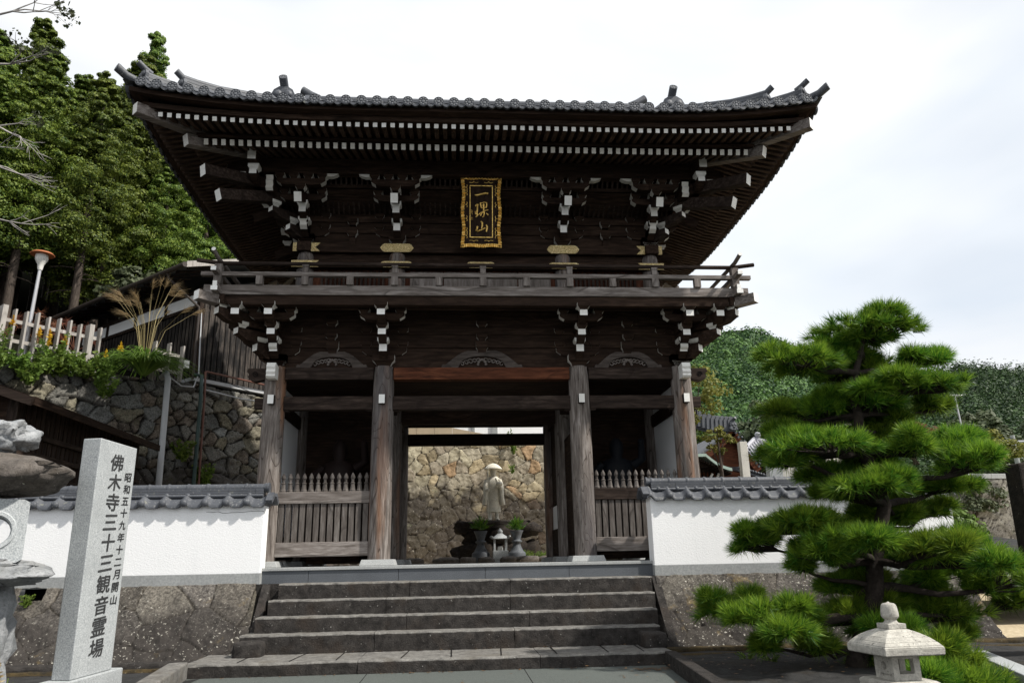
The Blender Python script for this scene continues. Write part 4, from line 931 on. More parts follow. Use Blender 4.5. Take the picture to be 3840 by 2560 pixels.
# ================================================================ INSCRIBED PILLAR
A, B, C = Vector((-3.811, -4.208, 0)), Vector((-3.636, -4.247, 0)), Vector((-3.588, -3.556, 0)); D_ = A+C-B
ip = thing('inscribed_pillar', 'tall grey granite slab pillar carved with a column of black characters', 'stone pillar', (-3.7, -3.9, -1.19))
Z = lambda p, z: (p.x, p.y, z)
MB().hexa([Z(A, -.95), Z(B, -.95), Z(C, -.95), Z(D_, -.95), Z(A, 1.1), Z(B, 1.1), Z(C, 1.1), Z(D_, 1.1)]).build('shaft', M['granite'], ip, .008)
cx = (A+C)/2; ex = lambda p, m: cx+(p-cx)+((p-cx).normalized()*m)
MB().hexa([Z(ex(p, .16), -1.25) for p in (A, B, C, D_)]+[Z(ex(p, .15), -.952) for p in (A, B, C, D_)]).build('base', M['granite'], ip, .01)
fx = (C-B).normalized(); fn = Vector((fx.y, -fx.x, 0)); FW = (C-B).length
def char(ch, parent, cen, xd, yd, nd, w, h, mat, name='carved_character', ext=.004):
    cu = bpy.data.curves.new('txt', 'FONT'); cu.body = ch; cu.size = 1; cu.extrude = .0; cu.offset = .004; cu.align_x = 'CENTER'
    ob = bpy.data.objects.new('txt', cu); COL.objects.link(ob); dg = bpy.context.evaluated_depsgraph_get(); me = bpy.data.meshes.new_from_object(ob.evaluated_get(dg)); bpy.data.objects.remove(ob)
    vs = np.array([v.co for v in me.vertices]) if len(me.vertices) else np.zeros((0, 3))
    if len(vs) == 0: return
    lo, hi = vs.min(0), vs.max(0); s = max(hi[0]-lo[0], hi[1]-lo[1]); mid = (lo+hi)/2; rr = random.Random(ord(ch[0])+int(cen.z*50))
    tl = rr.uniform(.02, .09); o = ORG[parent.name]
    for v in me.vertices:
        x, y = (v.co.x-mid[0])/s, (v.co.y-mid[1])/s; y += x*tl*1.5; x += .05*math.sin(y*5)*.4
        v.co = cen+xd*(x*w)+yd*(y*h)+nd*ext-o
    V = np.array([v.co[:] for v in me.vertices]); F = [tuple(p.vertices) for p in me.polygons]; n = len(V); q = np.array(xd)*w*.022-np.array(yd)*h*.02+np.array(nd)*.0008
    m2 = bpy.data.meshes.new(name); m2.from_pydata(np.concatenate([V, V+q, V+q*.5+np.array(nd)*.0004]).tolist(), [], F+[tuple(i+n for i in f) for f in F]+[tuple(i+2*n for i in f) for f in F])
    m2.materials.append(mat); return link(name, m2, parent, o)
YU = Vector((0, 0, 1))
for i, ch in enumerate('佛木寺三十三観音霊場'):
    char(ch, ip, B+fx*FW*(.47+.006*i)+YU*(.915-.183*i), fx, YU, fn, .235, .158, M['ink'])
for i, ch in enumerate('昭和五十九年十二月開山'):
    char(ch, ip, B+fx*FW*.82+YU*(.80-.113*i), fx, YU, fn, .125, .085, M['ink'])
# ================================================================ ROUGH STONE LANTERN (left edge)
ll = thing('rough_stone_lantern', 'tall lantern stacked from rough natural stones, its fire box pierced by a round window', 'stone lantern', (-4.45, -4.6, -1.19))
rock((-4.36, -4.55, 1.06), (.26, .2, .13), 1.2, 0, 26, .3, 1.6).build('top_rock', M['palerock'], ll)
rock((-4.56, -4.6, .73), (.72, .5, .185), 7.7, 0, 30, .16, 1.2, flat=.3).build('cap_stone', M['rock'], ll)
mb = MB(); c0 = Vector((-4.105, -4.86, .26)); hw, hh, rr = .225, .25, .115; K = 40; dpt = .42; FB = lambda a, y, b: Vector((.88*a-.475*y, .475*a+.88*y, b))
def ringpt(t, r): return (math.cos(t)*r, math.sin(t)*r)
def sqpt(t): c, s = math.cos(t), math.sin(t); k = max(abs(c)/hw, abs(s)/hh); return (c/k, s/k)
for i in range(K):
    t0, t1 = 2*math.pi*i/K, 2*math.pi*(i+1)/K
    for y, fl in ((0, 0), (dpt, 1)):
        q = [c0+FB(a, y, b) for a, b in (ringpt(t0, rr), ringpt(t1, rr), sqpt(t1), sqpt(t0))]; mb.add(q, [(3, 2, 1, 0) if not fl else (0, 1, 2, 3)])
    mb.add([c0+FB(a, y, b) for (a, b), y in ((ringpt(t0, rr), 0), (ringpt(t1, rr), 0), (ringpt(t1, rr), dpt), (ringpt(t0, rr), dpt))], [(3, 2, 1, 0)], 0, True)
    mb.add([c0+FB(a, y, b) for (a, b), y in ((sqpt(t0), 0), (sqpt(t1), 0), (sqpt(t1), dpt), (sqpt(t0), dpt))], [(0, 1, 2, 3)])
    for ra, rb, y0, y1 in ((rr*1.38, rr*1.3, -.0, -.014), (rr*1.3, rr*1.08, -.014, -.014), (rr*1.08, rr, -.014, .02)):
        q = [c0+FB(a, y, b) for (a, b), y in ((ringpt(t0, ra), y0), (ringpt(t1, ra), y0), (ringpt(t1, rb), y1), (ringpt(t0, rb), y1))]; mb.add(q, [(0, 1, 2, 3)], 0, True)
mb.build('fire_box', M['granite'], ll)
rock((-4.43, -4.65, -.06), (.6, .45, .11), 3.4, 0, 28, .2, 1.3, flat=.2).build('middle_stone', M['palerock'], ll)
rock((-4.4, -4.55, -.68), (.34, .3, .58), 5.1, 0, 28, .2, 1.5).build('shaft_stone', M['palerock'], ll)
# ================================================================ SMALL STONE LANTERN (right)
sl = thing('stone_lantern', 'small pale granite lantern with square roof and round-shouldered finial in front of the pine', 'stone lantern', (2.86, -5.585, -1.19))
R5 = Matrix.Rotation(math.radians(5), 3, 'Z'); lc = Vector((2.86, -5.585, 0))
def sq(mb, lv, mi=0):     # stacked square sections (half side, z)
    for (h0, z0), (h1, z1) in zip(lv, lv[1:]): mb.hexa([lc+R5 @ Vector((sx*h, sy*h, z)) for h, z in ((h0, z0), (h1, z1)) for sx, sy in ((-1, -1), (1, -1), (1, 1), (-1, 1))], mi)
mb = MB(); sq(mb, [(.15, -1.25), (.15, -1.06)]); mb.build('foot', M['lantern'], sl, .01)
mb = MB(); sq(mb, [(.16, -1.06), (.222, -.99), (.226, -.915), (.2, -.9)]); mb.build('base', M['lantern'], sl, .008)
mb = MB()   # fire box: four corner posts, sill and head leave real openings
h, z0, z1 = .125, -.9, -.70
for sx in (-1, 1):
    for sy in (-1, 1): mb.box(lc+R5 @ Vector((sx*(h-.028), sy*(h-.028), (z0+z1)/2)), (.056, .056, z1-z0), 0, R5)
for a, b in ((z0, z0+.05), (z1-.035, z1)):
    mb.box(lc+R5 @ Vector((0, 0, (a+b)/2)), (h*2-.004, h*2-.004, b-a), 0, R5)
mb.box(lc+R5 @ Vector((0, h-.02, (z0+z1)/2)), (h*2-.01, .03, z1-z0-.01), 0, R5)
o = lc+R5 @ Vector((-h+.014, 0, -.795)); K = 20    # left face pierced by a round window
for i in range(K):
    t0, t1 = 2*math.pi*i/K, 2*math.pi*(i+1)/K
    def sp2(t): c, s = math.cos(t), math.sin(t); k = max(abs(c)/.075, abs(s)/.07); return c/k, s/k
    for x in (-.012, .012):
        q = [o+R5 @ Vector((x, a, b)) for a, b in (ringpt(t0, .036), ringpt(t1, .036), sp2(t1), sp2(t0))]; mb.add(q, [(0, 1, 2, 3) if x < 0 else (3, 2, 1, 0)])
    mb.add([o+R5 @ Vector((x, a, b)) for (a, b), x in ((ringpt(t0, .036), -.012), (ringpt(t1, .036), -.012), (ringpt(t1, .036), .012), (ringpt(t0, .036), .012))], [(0, 1, 2, 3)])
mb.build('fire_box', M['lantern'], sl, .003)
mb = MB(); sq(mb, [(.255, -.70), (.268, -.695), (.27, -.64), (.26, -.626), (.235, -.598), (.195, -.564), (.14, -.531), (.085, -.508)]); mb.build('roof', M['lantern'], sl, .006)
mb = MB(); sq(mb, [(.082, -.506), (.082, -.465)]); mb.lathe([(.062, -.465), (.048, -.445), (.046, -.435), (.06, -.425), (.07, -.41), (.071, -.385), (.065, -.34), (.059, -.318), (.045, -.305), (.016, -.301), (.002, -.29)], lc, 20); mb.build('finial', M['lantern'], sl, .004); sl.scale = (.88, .88, .88)
# ================================================================ LEFT RETAINING WALL, HOUSE, FENCE, SHED, LAMP
du = Vector((.643, .766, 0)); dn = Vector((.766, -.643, 0)); P2 = Vector((-5.05, 7.32, 0))
def rp_(s, z, off=0): p = P2+du*s+dn*off; return (p.x, p.y, z)
FP = [(.17, .166, .148), (.22, .212, .188), (.13, .127, .117), (.21, .192, .14), (.17, .142, .115), (.19, .196, .188)]
def retP(u, v): return np.stack([P2.x+du.x*u+dn.x*.3*(1-v/4), P2.y+du.y*u+dn.y*.3*(1-v/4), np.where(u < -2.3, v*(1-np.clip((-u-2.3)/4, 0, 1)*.09), v)], 1)
stone_wall('retaining_wall', retP, (dn.x, dn.y, .1), -11, 4.6, -.4, 3.9, .19, .03, .085, .028, M['fieldstone'], FP, 21, 1.35, .05, (.012, .011, .01), drop=.4, label='high mossy retaining wall of rounded field stones on the left, under the dark house', cat='stone wall')
RP = [(.52, .43, .28), (.6, .52, .36), (.54, .37, .22), (.48, .43, .33), (.62, .56, .41), (.45, .39, .3)]
def rearP(u, v): return np.stack([u, 11.1-.3*(v/3.2), v*np.interp(u, [-2.6, -1.8, 0, 2.2, 5], [1.11, 1.1, 1.06, 1.0, .98])], 1)
stone_wall('rear_stone_wall', rearP, (0, -1, .1), -2.6, 5.0, -.3, 3.2, .29, .02, .02, .024, M['rearstone'], RP, 33, 1.15, .02, (.05, .04, .03), drop=.12, label='stone wall of tan and dark field stones behind the monk statue, seen through the gate', cat='stone wall')
mb = MB()
for i in range(7):
    x = -2.6+.52*i
    mb.hexa([(x+.004, 10.8, 3.3), (x+.516, 10.8, 3.3), (x+.516, 11.05, 3.3), (x+.004, 11.05, 3.3)]+[(a, y, 3.80-.2*max(0, a+.9)) for a, y in ((x+.004, 10.8), (x+.516, 10.8), (x+.516, 11.05), (x+.004, 11.05))])
mb.build('block_parapet', plain('beige_block', (.42, .34, .24), .9, .12, 7), label='low beige block parapet on the rear stone wall, glimpsed under the gate lintel', cat='parapet')
wb = thing('white_outbuilding', 'white walled outbuilding with a grey post above the rear stone wall', 'building', (1.5, 12.6, 2.5)); MB().b2((-.6, 12.5, 2.0), (5.5, 12.7, 4.5)).build('wall', M['plaster'], wb); MB().b2((.72, 12.44, 2), (.9, 12.5, 4.5)).build('post', M['cement'], wb); MB().b2((.10, 12.44, 2), (.18, 12.5, 4.5)).build('post', M['cement'], wb)
hs = thing('charred_board_house', 'dark house of charred cedar boards on top of the left retaining wall', 'house', (-5.5, 8, 4))
C0 = Vector((-6.33, 5.80, 0)); dv_ = Vector((-.766, .643, 0))
def HB(a, b, z): p = C0+du*a+dv_*b; return (p.x, p.y, z)
def hbox(a0, a1, b0, b1, z0, z1, mi=0): return [HB(a0, b0, z0), HB(a1, b0, z0), HB(a1, b1, z0), HB(a0, b1, z0), HB(a0, b0, z1), HB(a1, b0, z1), HB(a1, b1, z1), HB(a0, b1, z1)]
mb = MB(); mb.hexa(hbox(0, 7, 0, 6, 4.05, 5.75)); mb.build('board_wall', M['burnt'], hs)
mb = MB()
for k in range(46): mb.hexa(hbox(.08+.15*k, .1+.15*k, -.012, 0, 4.06, 6.2))
for k in range(36): mb.hexa(hbox(-.012, 0, .08+.15*k, .1+.15*k, 4.06, 5.74))
mb.build('cover_strip', M['black'], hs, kind='stuff')
mb = MB(); mb.hexa(hbox(-.06, 7, -.05, .15, 3.98, 4.06)); mb.hexa(hbox(-.06, .1, .15, 6, 3.98, 4.06)); mb.build('foundation_strip', M['pvc'], hs)
mb = MB(); mb.hexa(hbox(-.02, .1, .0, 6, 5.76, 6.15)); mb.build('plaster_band', M['plaster'], hs)
mb = MB(); mb.prism([(0, 5.75), (7, 5.75), (7, 6.9), (3.5, 7.6), (0, 6.2)], HB(0, .02, 0), du, (0, 0, 1), dv_*.15); mb.build('gable_wall', M['burnt'], hs)
mb = MB()
for z in (5.76, 6.13): mb.hexa(hbox(-.05, -.02, -.05, 6, z-.03, z+.05))
for k in range(5): mb.hexa(hbox(-.05, -.02, 1.4*k, 1.4*k+.09, 5.79, 6.1))
mb.hexa(hbox(-.06, .06, -.06, .06, 4.05, 6.2)); mb.build('timber_frame', M['midZ'], hs)
mb = MB(); sl_ = .4
for a0, a1, z0, z1 in ((-.75, 3.5, 6.42, 7.95), (3.5, 7.7, 7.95, 6.42)):
    mb.hexa([HB(a0, -.55, z0), HB(a1, -.55, z1), HB(a1, 6.5, z1), HB(a0, 6.5, z0), HB(a0, -.55, z0+.1), HB(a1, -.55, z1+.1), HB(a1, 6.5, z1+.1), HB(a0, 6.5, z0+.1)])
rf = mb.build('roof', M['tile'], hs)
mb = MB()
for k in range(16): mb.hexa([HB(-.7, -.5+.45*k, 6.36), HB(.2, -.5+.45*k, 6.66), HB(.2, -.44+.45*k, 6.66), HB(-.7, -.44+.45*k, 6.36), HB(-.7, -.5+.45*k, 6.42), HB(.2, -.5+.45*k, 6.72), HB(.2, -.44+.45*k, 6.72), HB(-.7, -.44+.45*k, 6.42)])
mb.build('eave_rafter', M['midX'], rf, kind='stuff')
mb = MB(); mb.hexa([HB(-.78, -.58, 6.36), HB(3.5, -.58, 7.9), HB(3.5, -.55, 7.9), HB(-.78, -.55, 6.36), HB(-.78, -.58, 6.5), HB(3.5, -.58, 8.04), HB(3.5, -.55, 8.04), HB(-.78, -.55, 6.5)]); mb.build('barge_board', M['fence'], rf)
mb = MB(); mb.tube([HB(-.84, -.6, 6.40), HB(-.84, 6.5, 6.40)], .06, 10); mb.build('gutter', M['gutter'], rf)
mb = MB(); mb.tube([HB(-.84, .1, 6.38), HB(-.8, .1, 6.25), HB(-.1, -.08, 5.7), HB(-.08, -.08, 5.5), HB(-.07, -.07, 4.0)], .03, 8); mb.build('downpipe', M['gutter'], hs)
# pipes and cables on the retaining wall
def wp(s, z, off=.36): return rp_(s, z, off)
MB().tube([wp(-2.80, 3.9, .1), wp(-2.83, 3.95, .34), wp(-2.83, 3.8, .42), wp(-2.86, -.2, .62)], .062, 12).build('drain_pipe', M['pvc'], label='thick light grey drain pipe down the left retaining wall', cat='pipe')
MB().tube([wp(-2.02, 4.1, .1), wp(-2.02, 4.05, .36), wp(-2.03, 3.5, .42), wp(-2.1, -.2, .62)], .04, 10).build('drain_pipe', M['greenpipe'], label='slim dark green pipe down the wall below the house corner', cat='pipe')
MB().tube([wp(-1.94, -.2, .6), wp(-1.93, 3.6, .4), wp(-1.9, 4.16, .3), wp(-1.8, 4.2, .2), wp(.4, 4.17, .12)], .025, 8).build('copper_pipe', M['copperpipe'], label='thin red-brown pipe bending along the foot of the charred house', cat='pipe')
MB().tube([wp(-2.75, 3.9, .3), wp(-2.5, 3.72, .4), wp(-2.2, 3.75, .38), wp(-2.0, 4.1, .2), wp(-1.99, 5.6, .05)], .016, 6).build('cable', M['pvc'], label='pale cable sagging from the house corner to the top of the grey pipe', cat='cable')
MB().tube([wp(-1.9, 3.74, .36), wp(-1.0, 3.68, .36), wp(.5, 3.72, .34)], .018, 6).build('cable', M['pvc'], label='grey conduit along the top of the retaining wall', cat='cable')
MB().tube([wp(-1.9, 4.12, .3), wp(-.9, 3.75, .8), wp(.2, 3.2, 1.4)], .008, 5).build('cable', M['black'], label='thin black cable slanting down across the retaining wall', cat='cable')
mb = MB(); mb.hexa(hbox(-.3, -.2, -.1, -.04, 4.22, 4.4)); mb.build('junction_box', M['white'], label='small white junction box at the foot of the house corner', cat='box')
# picket fence along the wall top
fe = thing('picket_fence', 'weathered pale picket fence along the top of the left retaining wall', 'fence', rp_(-6, 3.9))
for (s0, s1) in ((-10.5, -4.15), (-2.95, -2.25)):
    for z, dz in ((4.50, .07), (4.12, .07)):
        MB().beam(rp_(s0, z+.0*s0, -.1), rp_(s1, z, -.1), .04, dz).build('fence_rail', M['fence'], fe)
pk = [-4.15-.2*i for i in range(32)]+[-2.95, -2.62, -2.3]
for i, s in enumerate(pk):
    wide = i in (1, 9, 18); w = .2 if wide else .14; mb = MB(); mb.beam(rp_(s, 3.75, -.06), rp_(s+.01, 4.73+.02*math.sin(i*2.3), -.06), .035 if not wide else .09, w, 0, up=dn) ; mb.build('picket', M['fence'], fe)
lp = thing('street_lamp', 'slim pale lamp post with a rusty disc shade above the picket fence', 'street lamp', (-8.69, 3.3, 3.9))
MB().tube([(-8.72, 3.35, 3.9), (-8.68, 3.35, 5.75)], [.038, .031], 12).build('pole', M['metal'], lp)
MB().lathe([(.04, 5.68), (.05, 5.73), (.06, 5.8), (.09, 5.85), (.115, 5.9), (.12, 5.99), (.09, 6.02)], (-8.68, 3.35, 0), 16).build('lamp_head', M['white'], lp)
MB().lathe([(.215, 6.0), (.222, 6.01), (.19, 6.04), (.08, 6.065), (.02, 6.07)], (-8.68, 3.35, 0), 24).build('lamp_shade', M['rustshade'], lp)
sh = thing('wooden_shed', 'low dark brown boarded shed with a single-pitch plank roof behind the left plaster wall', 'shed', (-7, 1.8, -.15))
XE, YA, YB_ = -6.28, -.30, 4.1
mb = MB(); mb.hexa([(XE, YA-.25, 2.22), (XE, YB_, 2.22), (-7.6, YB_, 2.68), (-7.6, YA-.25, 2.68), (XE, YA-.25, 2.27), (XE, YB_, 2.27), (-7.6, YB_, 2.73), (-7.6, YA-.25, 2.73)][0:8]); mb.f = [tuple(reversed(q)) for q in mb.f]
mb.b2((XE-.02, YA-.27, 2.16), (XE+.02, YB_, 2.275)); rfs = mb.build('roof', M['darkY'], sh)
mb = MB(); mb.beam((XE-.0, YA-.3, 2.2), (-7.0, YA-.3, 2.45), .05, .12); mb.beam((-6.98, YA-.3, 2.44), (-7.9, YA-.3, 2.12), .05, .12); mb.hexa([(-7.0, YA-.25, 2.5), (-7.0, YB_, 2.5), (-7.9, YB_, 2.12), (-7.9, YA-.25, 2.12), (-7.0, YA-.25, 2.55), (-7.0, YB_, 2.55), (-7.9, YB_, 2.17), (-7.9, YA-.25, 2.17)]); mb.build('barge_board', M['midX'], rfs)
MB().b2((-6.66, YA, -.2), (-6.62, YB_-.1, 2.3)).build('board_wall', M['midZ'], sh)
MB().b2((-7.7, YA, -.2), (-6.66, YA+.04, 2.35)).build('board_wall', M['darkX'], sh)
for i, z in enumerate((.2, .55, .9, 1.22, 1.52, 1.80)): MB().b2((-6.62, YA, z), (-6.55, YB_-.1, z+.07)).build('horizontal_rail', M['midY'], sh)
mb = MB()
for k in range(30): y = YA+.07+.14*k; mb.b2((-6.622, y, -.1), (-6.608, y+.018, 2.28))
mb.build('cover_strip', M['darkY'], sh, kind='stuff')
MB().b2((-6.72, YA-.08, -.2), (-6.58, YA+.06, 2.34)).build('corner_post', M['midZ'], sh)
# ================================================================ STATUE, VASES, INCENSE SHRINE
rk = thing('rock_plinth', 'dark mound of piled rocks carrying the monk statue', 'plinth', (.55, 6.3, -.16))
for i, (x, y, z, a, b, c) in enumerate(((.15, 6.2, .1, .4, .35, .3), (.75, 6.2, .12, .42, .35, .3), (1.15, 6.35, .1, .35, .35, .28), (-.15, 6.4, .05, .3, .3, .25), (.2, 6.3, .5, .4, .3, .22), (.7, 6.15, .48, .36, .32, .22), (1.15, 6.3, .62, .38, .3, .15), (.5, 6.3, .70, .85, .42, .11), (-.15, 6.3, .66, .25, .3, .14))):
    rock((.6+(x-.55)*1.09, y+1.3, z*1.1), (a*1.09, b*1.05, c*1.1), i*2.3, 0, 12, .22, 1.7).build('rock', M['blackrock'], rk)
ms = thing('monk_statue', 'stone statue of a pilgrim monk in a wide hat with staff and alms bowl', 'statue', (.51, 7.5, .885))
def loft(mb, secs, n=24, folds=0, seed=0):   # (cx, cy, rx, ry, z)
    v = []
    for j, (cx_, cy_, rx, ry, z) in enumerate(secs):
        for k in range(n):
            t = 2*math.pi*k/n; g = 1+folds*math.sin(t*9+j*.35)*min(1, j/3); v.append((cx_+rx*g*math.cos(t), cy_+ry*g*math.sin(t), z))
    f = [(j*n+k, j*n+(k+1) % n, (j+1)*n+(k+1) % n, (j+1)*n+k) for j in range(len(secs)-1) for k in range(n)]
    if secs[0][4] > secs[-1][4]: f = [q[::-1] for q in f]
    mb.add(v, f, 0, True); mb.add(v[:n], [tuple(range(n))]); mb.add(v[-n:], [tuple(range(n))])
b0 = .885; X0, Y0 = .51, 7.5; mb = MB()
for s, fx0 in ((-1, -.075), (1, .075)):   # legs and feet
    loft(mb, [(X0+fx0, Y0, .05, .055, b0+.27), (X0+fx0, Y0, .045, .05, b0+.15), (X0+fx0, Y0, .038, .042, b0+.07), (X0+fx0, Y0-.02, .042, .06, b0+.03)], 12)
    mb.sphere((X0+fx0+s*.015, Y0-.05, b0+.025), .05, 10, 0, (.95, 1.7, .6))
loft(mb, [(X0, Y0, .165, .12, b0+.19), (X0, Y0, .16, .12, b0+.26), (X0, Y0, .155, .115, b0+.34)], 30, .03)          # under robe, pleated
loft(mb, [(X0, Y0, .16, .125, b0+.33), (X0, Y0, .165, .13, b0+.40), (X0, Y0, .155, .125, b0+.52), (X0, Y0, .145, .115, b0+.66), (X0, Y0, .15, .115, b0+.78), (X0, Y0, .16, .11, b0+.86), (X0, Y0, .15, .095, b0+.94), (X0, Y0, .09, .07, b0+.985), (X0, Y0, .055, .055, b0+1.01)], 30, .012)
for s in (-1, 1):  # shoulders, upper arms, long hanging sleeves
    loft(mb, [(X0+s*.13, Y0, .06, .07, b0+.93), (X0+s*.175, Y0-.02, .055, .07, b0+.80), (X0+s*.175, Y0-.05, .055, .08, b0+.66), (X0+s*.18, Y0-.06, .055, .085, b0+.52), (X0+s*.195, Y0-.05, .06, .08, b0+.40), (X0+s*.205, Y0-.05, .055, .07, b0+.35)], 16, .02)
mb.tube([(X0-.17, Y0-.06, b0+.70), (X0-.145, Y0-.15, b0+.66)], [.05, .035], 10); mb.sphere((X0-.125, Y0-.17, b0+.665), .034, 10, 0, (1, 1, 1.2))
for k in range(4): mb.tube([(X0-.15, Y0-.175, b0+.64+.016*k), (X0-.125, Y0-.205, b0+.642+.016*k), (X0-.1, Y0-.185, b0+.642+.016*k)], .009, 6)
mb.tube([(X0+.17, Y0-.05, b0+.72), (X0+.14, Y0-.16, b0+.735)], [.05, .035], 10); mb.sphere((X0+.125, Y0-.185, b0+.735), .04, 10, 0, (1.2, 1.1, .5))
for k in range(4): mb.tube([(X0+.1+.016*k, Y0-.2, b0+.735), (X0+.095+.018*k, Y0-.225, b0+.75), (X0+.095+.018*k, Y0-.225, b0+.765)], .008, 6)
loft(mb, [(X0, Y0-.01, .05, .055, b0+.99), (X0, Y0-.02, .058, .065, b0+1.04), (X0, Y0-.02, .068, .078, b0+1.10), (X0, Y0-.015, .068, .08, b0+1.16), (X0, Y0-.01, .05, .06, b0+1.22)], 20)   # neck and head
mb.sphere((X0, Y0-.1, b0+1.10), .014, 8, 0, (.8, 1, 1.6))
for s in (-1, 1): mb.sphere((X0+s*.026, Y0-.085, b0+1.125), .011, 8, 0, (1.5, .7, .6)); mb.sphere((X0+s*.07, Y0-.01, b0+1.10), .018, 8, 0, (.5, .9, 1.5))
mb.sphere((X0, Y0-.09, b0+1.065), .016, 8, 0, (1.5, .6, .45))
for k in range(9):   # draped folds over the chest and apron
    z = b0+.42+.035*k; mb.tube([(X0+.09*math.sin(t), Y0-.122-.008*math.cos(t)*1, z+.05*(math.sin(t)**2)) for t in np.linspace(-1.4, 1.4, 12)], .006, 5, 0, False)
mb.tube([(X0+.05, Y0-.09, b0+.95), (X0+.13, Y0-.13, b0+.8), (X0+.16, Y0-.13, b0+.6), (X0+.185, Y0-.12, b0+.52), (X0+.2, Y0-.12, b0+.6), (X0+.17, Y0-.13, b0+.7)], .01, 6)
mb.build('figure', M['statue'], ms)
MB().lathe([(.19, b0+1.145), (.208, b0+1.155), (.203, b0+1.17), (.165, b0+1.215), (.11, b0+1.26), (.05, b0+1.288), (.002, b0+1.297)], (X0, Y0-.01, 0), 28).build('hat', M['statue'], ms)
MB().tube([(X0-.13, Y0-.19, b0+.0), (X0-.125, Y0-.19, b0+1.2)], .0085, 8).build('staff', M['statue'], ms)
MB().lathe([(.02, b0+.75), (.06, b0+.77), (.075, b0+.80), (.07, b0+.83), (.045, b0+.85), (.03, b0+.85)], (X0+.125, Y0-.19, 0), 18).build('alms_bowl', M['statue'], ms); ms.scale = (1.09, 1.09, 1.068)
def vase(x, lab):
    t = thing('flower_vase', lab, 'vase', (x, 6.3, -.1), 'grey stone flower vases before the statue')
    MB().lathe([(.2, -.15), (.2, .1), (.185, .13), (.15, .15), (.13, .19), (.09, .27), (.08, .33), (.12, .35), (.125, .375), (.09, .39), (.085, .41), (.12, .52), (.15, .585), (.155, .6), (.135, .6), (.12, .56), (.01, .55)], (x, 6.3, 0), 24).build('vase_body', M['granite_d'], t)
    r = np.random.default_rng(int(x*100)); V = []; F = []
    for i in range(260):
        a, e = r.uniform(0, 6.28), r.uniform(.25, 1.5); l = r.uniform(.16, .33); d = np.array([math.cos(a)*math.cos(e), math.sin(a)*math.cos(e), math.sin(e)]); p = np.array([x, 6.3, .6])+d*l*r.uniform(.3, 1)*np.array([.9, .9, 1]); s = np.cross(d, r.normal(size=3)); s /= np.linalg.norm(s); k = len(V)
        V += [p-s*.012, p+s*.012, p+d*.1]; F.append((k, k+1, k+2))
    npmesh('branches', V, F, M['needle'], parent=t)
vase(.155, 'grey stone flower vase with green sprigs left of the incense shrine'); vase(.97, 'grey stone flower vase with green sprigs right of the incense shrine')
si = thing('incense_shrine', 'small grey stone incense shrine with a curved roof between the two vases', 'shrine', (.59, 6.2, -.15))
MB().b2((.42, 6.05, -.2), (.76, 6.35, .17)).build('base', M['granite'], si, .008)
for sx in (-.13, .13):
    for sy in (-.1, .1): MB().b2((.59+sx-.02, 6.2+sy-.02, .17), (.59+sx+.02, 6.2+sy+.02, .42)).build('post', M['granite'], si)
mb = MB(); n = 12; 
for (h0, z0), (h1, z1) in zip([(.17, .42), (.2, .43), (.1, .50), (.06, .53)], [(.2, .43), (.1, .50), (.06, .53), (.05, .55)]): mb.hexa([(.59+sx*h, 6.2+sy*h*.8, z) for h, z in ((h0, z0), (h1, z1)) for sx, sy in ((-1, -1), (1, -1), (1, 1), (-1, 1))])
for sx in (-1, 1):
    for sy in (-1, 1): mb.beam((.59+sx*.16, 6.2+sy*.13, .445), (.59+sx*.215, 6.2+sy*.175, .475), .04, .03)
mb.lathe([(.045, .55), (.06, .575), (.055, .6), (.03, .625), (.004, .655)], (.59, 6.2, 0), 14); mb.build('roof', M['granite'], si)
MB().lathe([(.05, .17), (.06, .2), (.055, .25), (.045, .26)], (.59, 6.2, 0), 14).build('incense_pot', M['white'], si)
for i, (x, w) in enumerate(((-1.3, .22), (-.6, .3), (-.15, .2), (.25, .18), (.75, .2), (1.15, .3), (1.6, .26), (-2.0, .3), (2.2, .3))):
    rock((x, 5.7, -.05), (w, .15, .09), 11+i, 0, 10, .15, 2).build('edging_stone', M['rock'], label='low lichen-spotted edging stone in front of the vases and shrine', cat='stone', group='edging stones behind the gate')
# guardian figures deep in the shade of the two bays
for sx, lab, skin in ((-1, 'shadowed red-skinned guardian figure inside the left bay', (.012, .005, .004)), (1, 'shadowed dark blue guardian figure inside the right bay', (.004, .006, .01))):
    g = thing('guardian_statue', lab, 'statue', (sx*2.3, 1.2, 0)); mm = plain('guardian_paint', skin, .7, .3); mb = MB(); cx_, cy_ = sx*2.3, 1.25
    MB().b2((cx_-.4, cy_-.3, -.05), (cx_+.4, cy_+.3, .35)).build('pedestal', M['darkX'], g)
    for s in (-1, 1): loft(mb, [(cx_+s*.13, cy_, .12, .12, .95), (cx_+s*.17, cy_-.03, .1, .1, .65), (cx_+s*.2, cy_, .08, .08, .36)], 12)
    loft(mb, [(cx_, cy_, .24, .17, .85), (cx_, cy_, .2, .15, 1.1), (cx_, cy_, .27, .17, 1.4), (cx_, cy_, .24, .13, 1.52), (cx_, cy_, .09, .09, 1.58), (cx_, cy_, .12, .13, 1.7), (cx_, cy_, .11, .12, 1.82), (cx_, cy_, .05, .06, 1.9)], 20)
    mb.tube([(cx_-.26, cy_, 1.45), (cx_-.42, cy_-.05, 1.3), (cx_-.34, cy_-.2, 1.1)], [.08, .07, .05], 10); mb.tube([(cx_+.26, cy_, 1.45), (cx_+.42, cy_-.05, 1.55), (cx_+.4, cy_-.12, 1.8)], [.08, .07, .05], 10)
    for hx, hz in ((-.34, 1.08), (.4, 1.83)): mb.sphere((cx_+hx, cy_-.2 if hx < 0 else cy_-.12, hz), .06, 10)
    mb.build('figure', mm, g); loft(mb2 := MB(), [(cx_, cy_, .26, .19, 1.0), (cx_, cy_, .3, .22, .8), (cx_, cy_, .34, .24, .62)], 20, .04); mb2.build('skirt', M['darkX'], g)
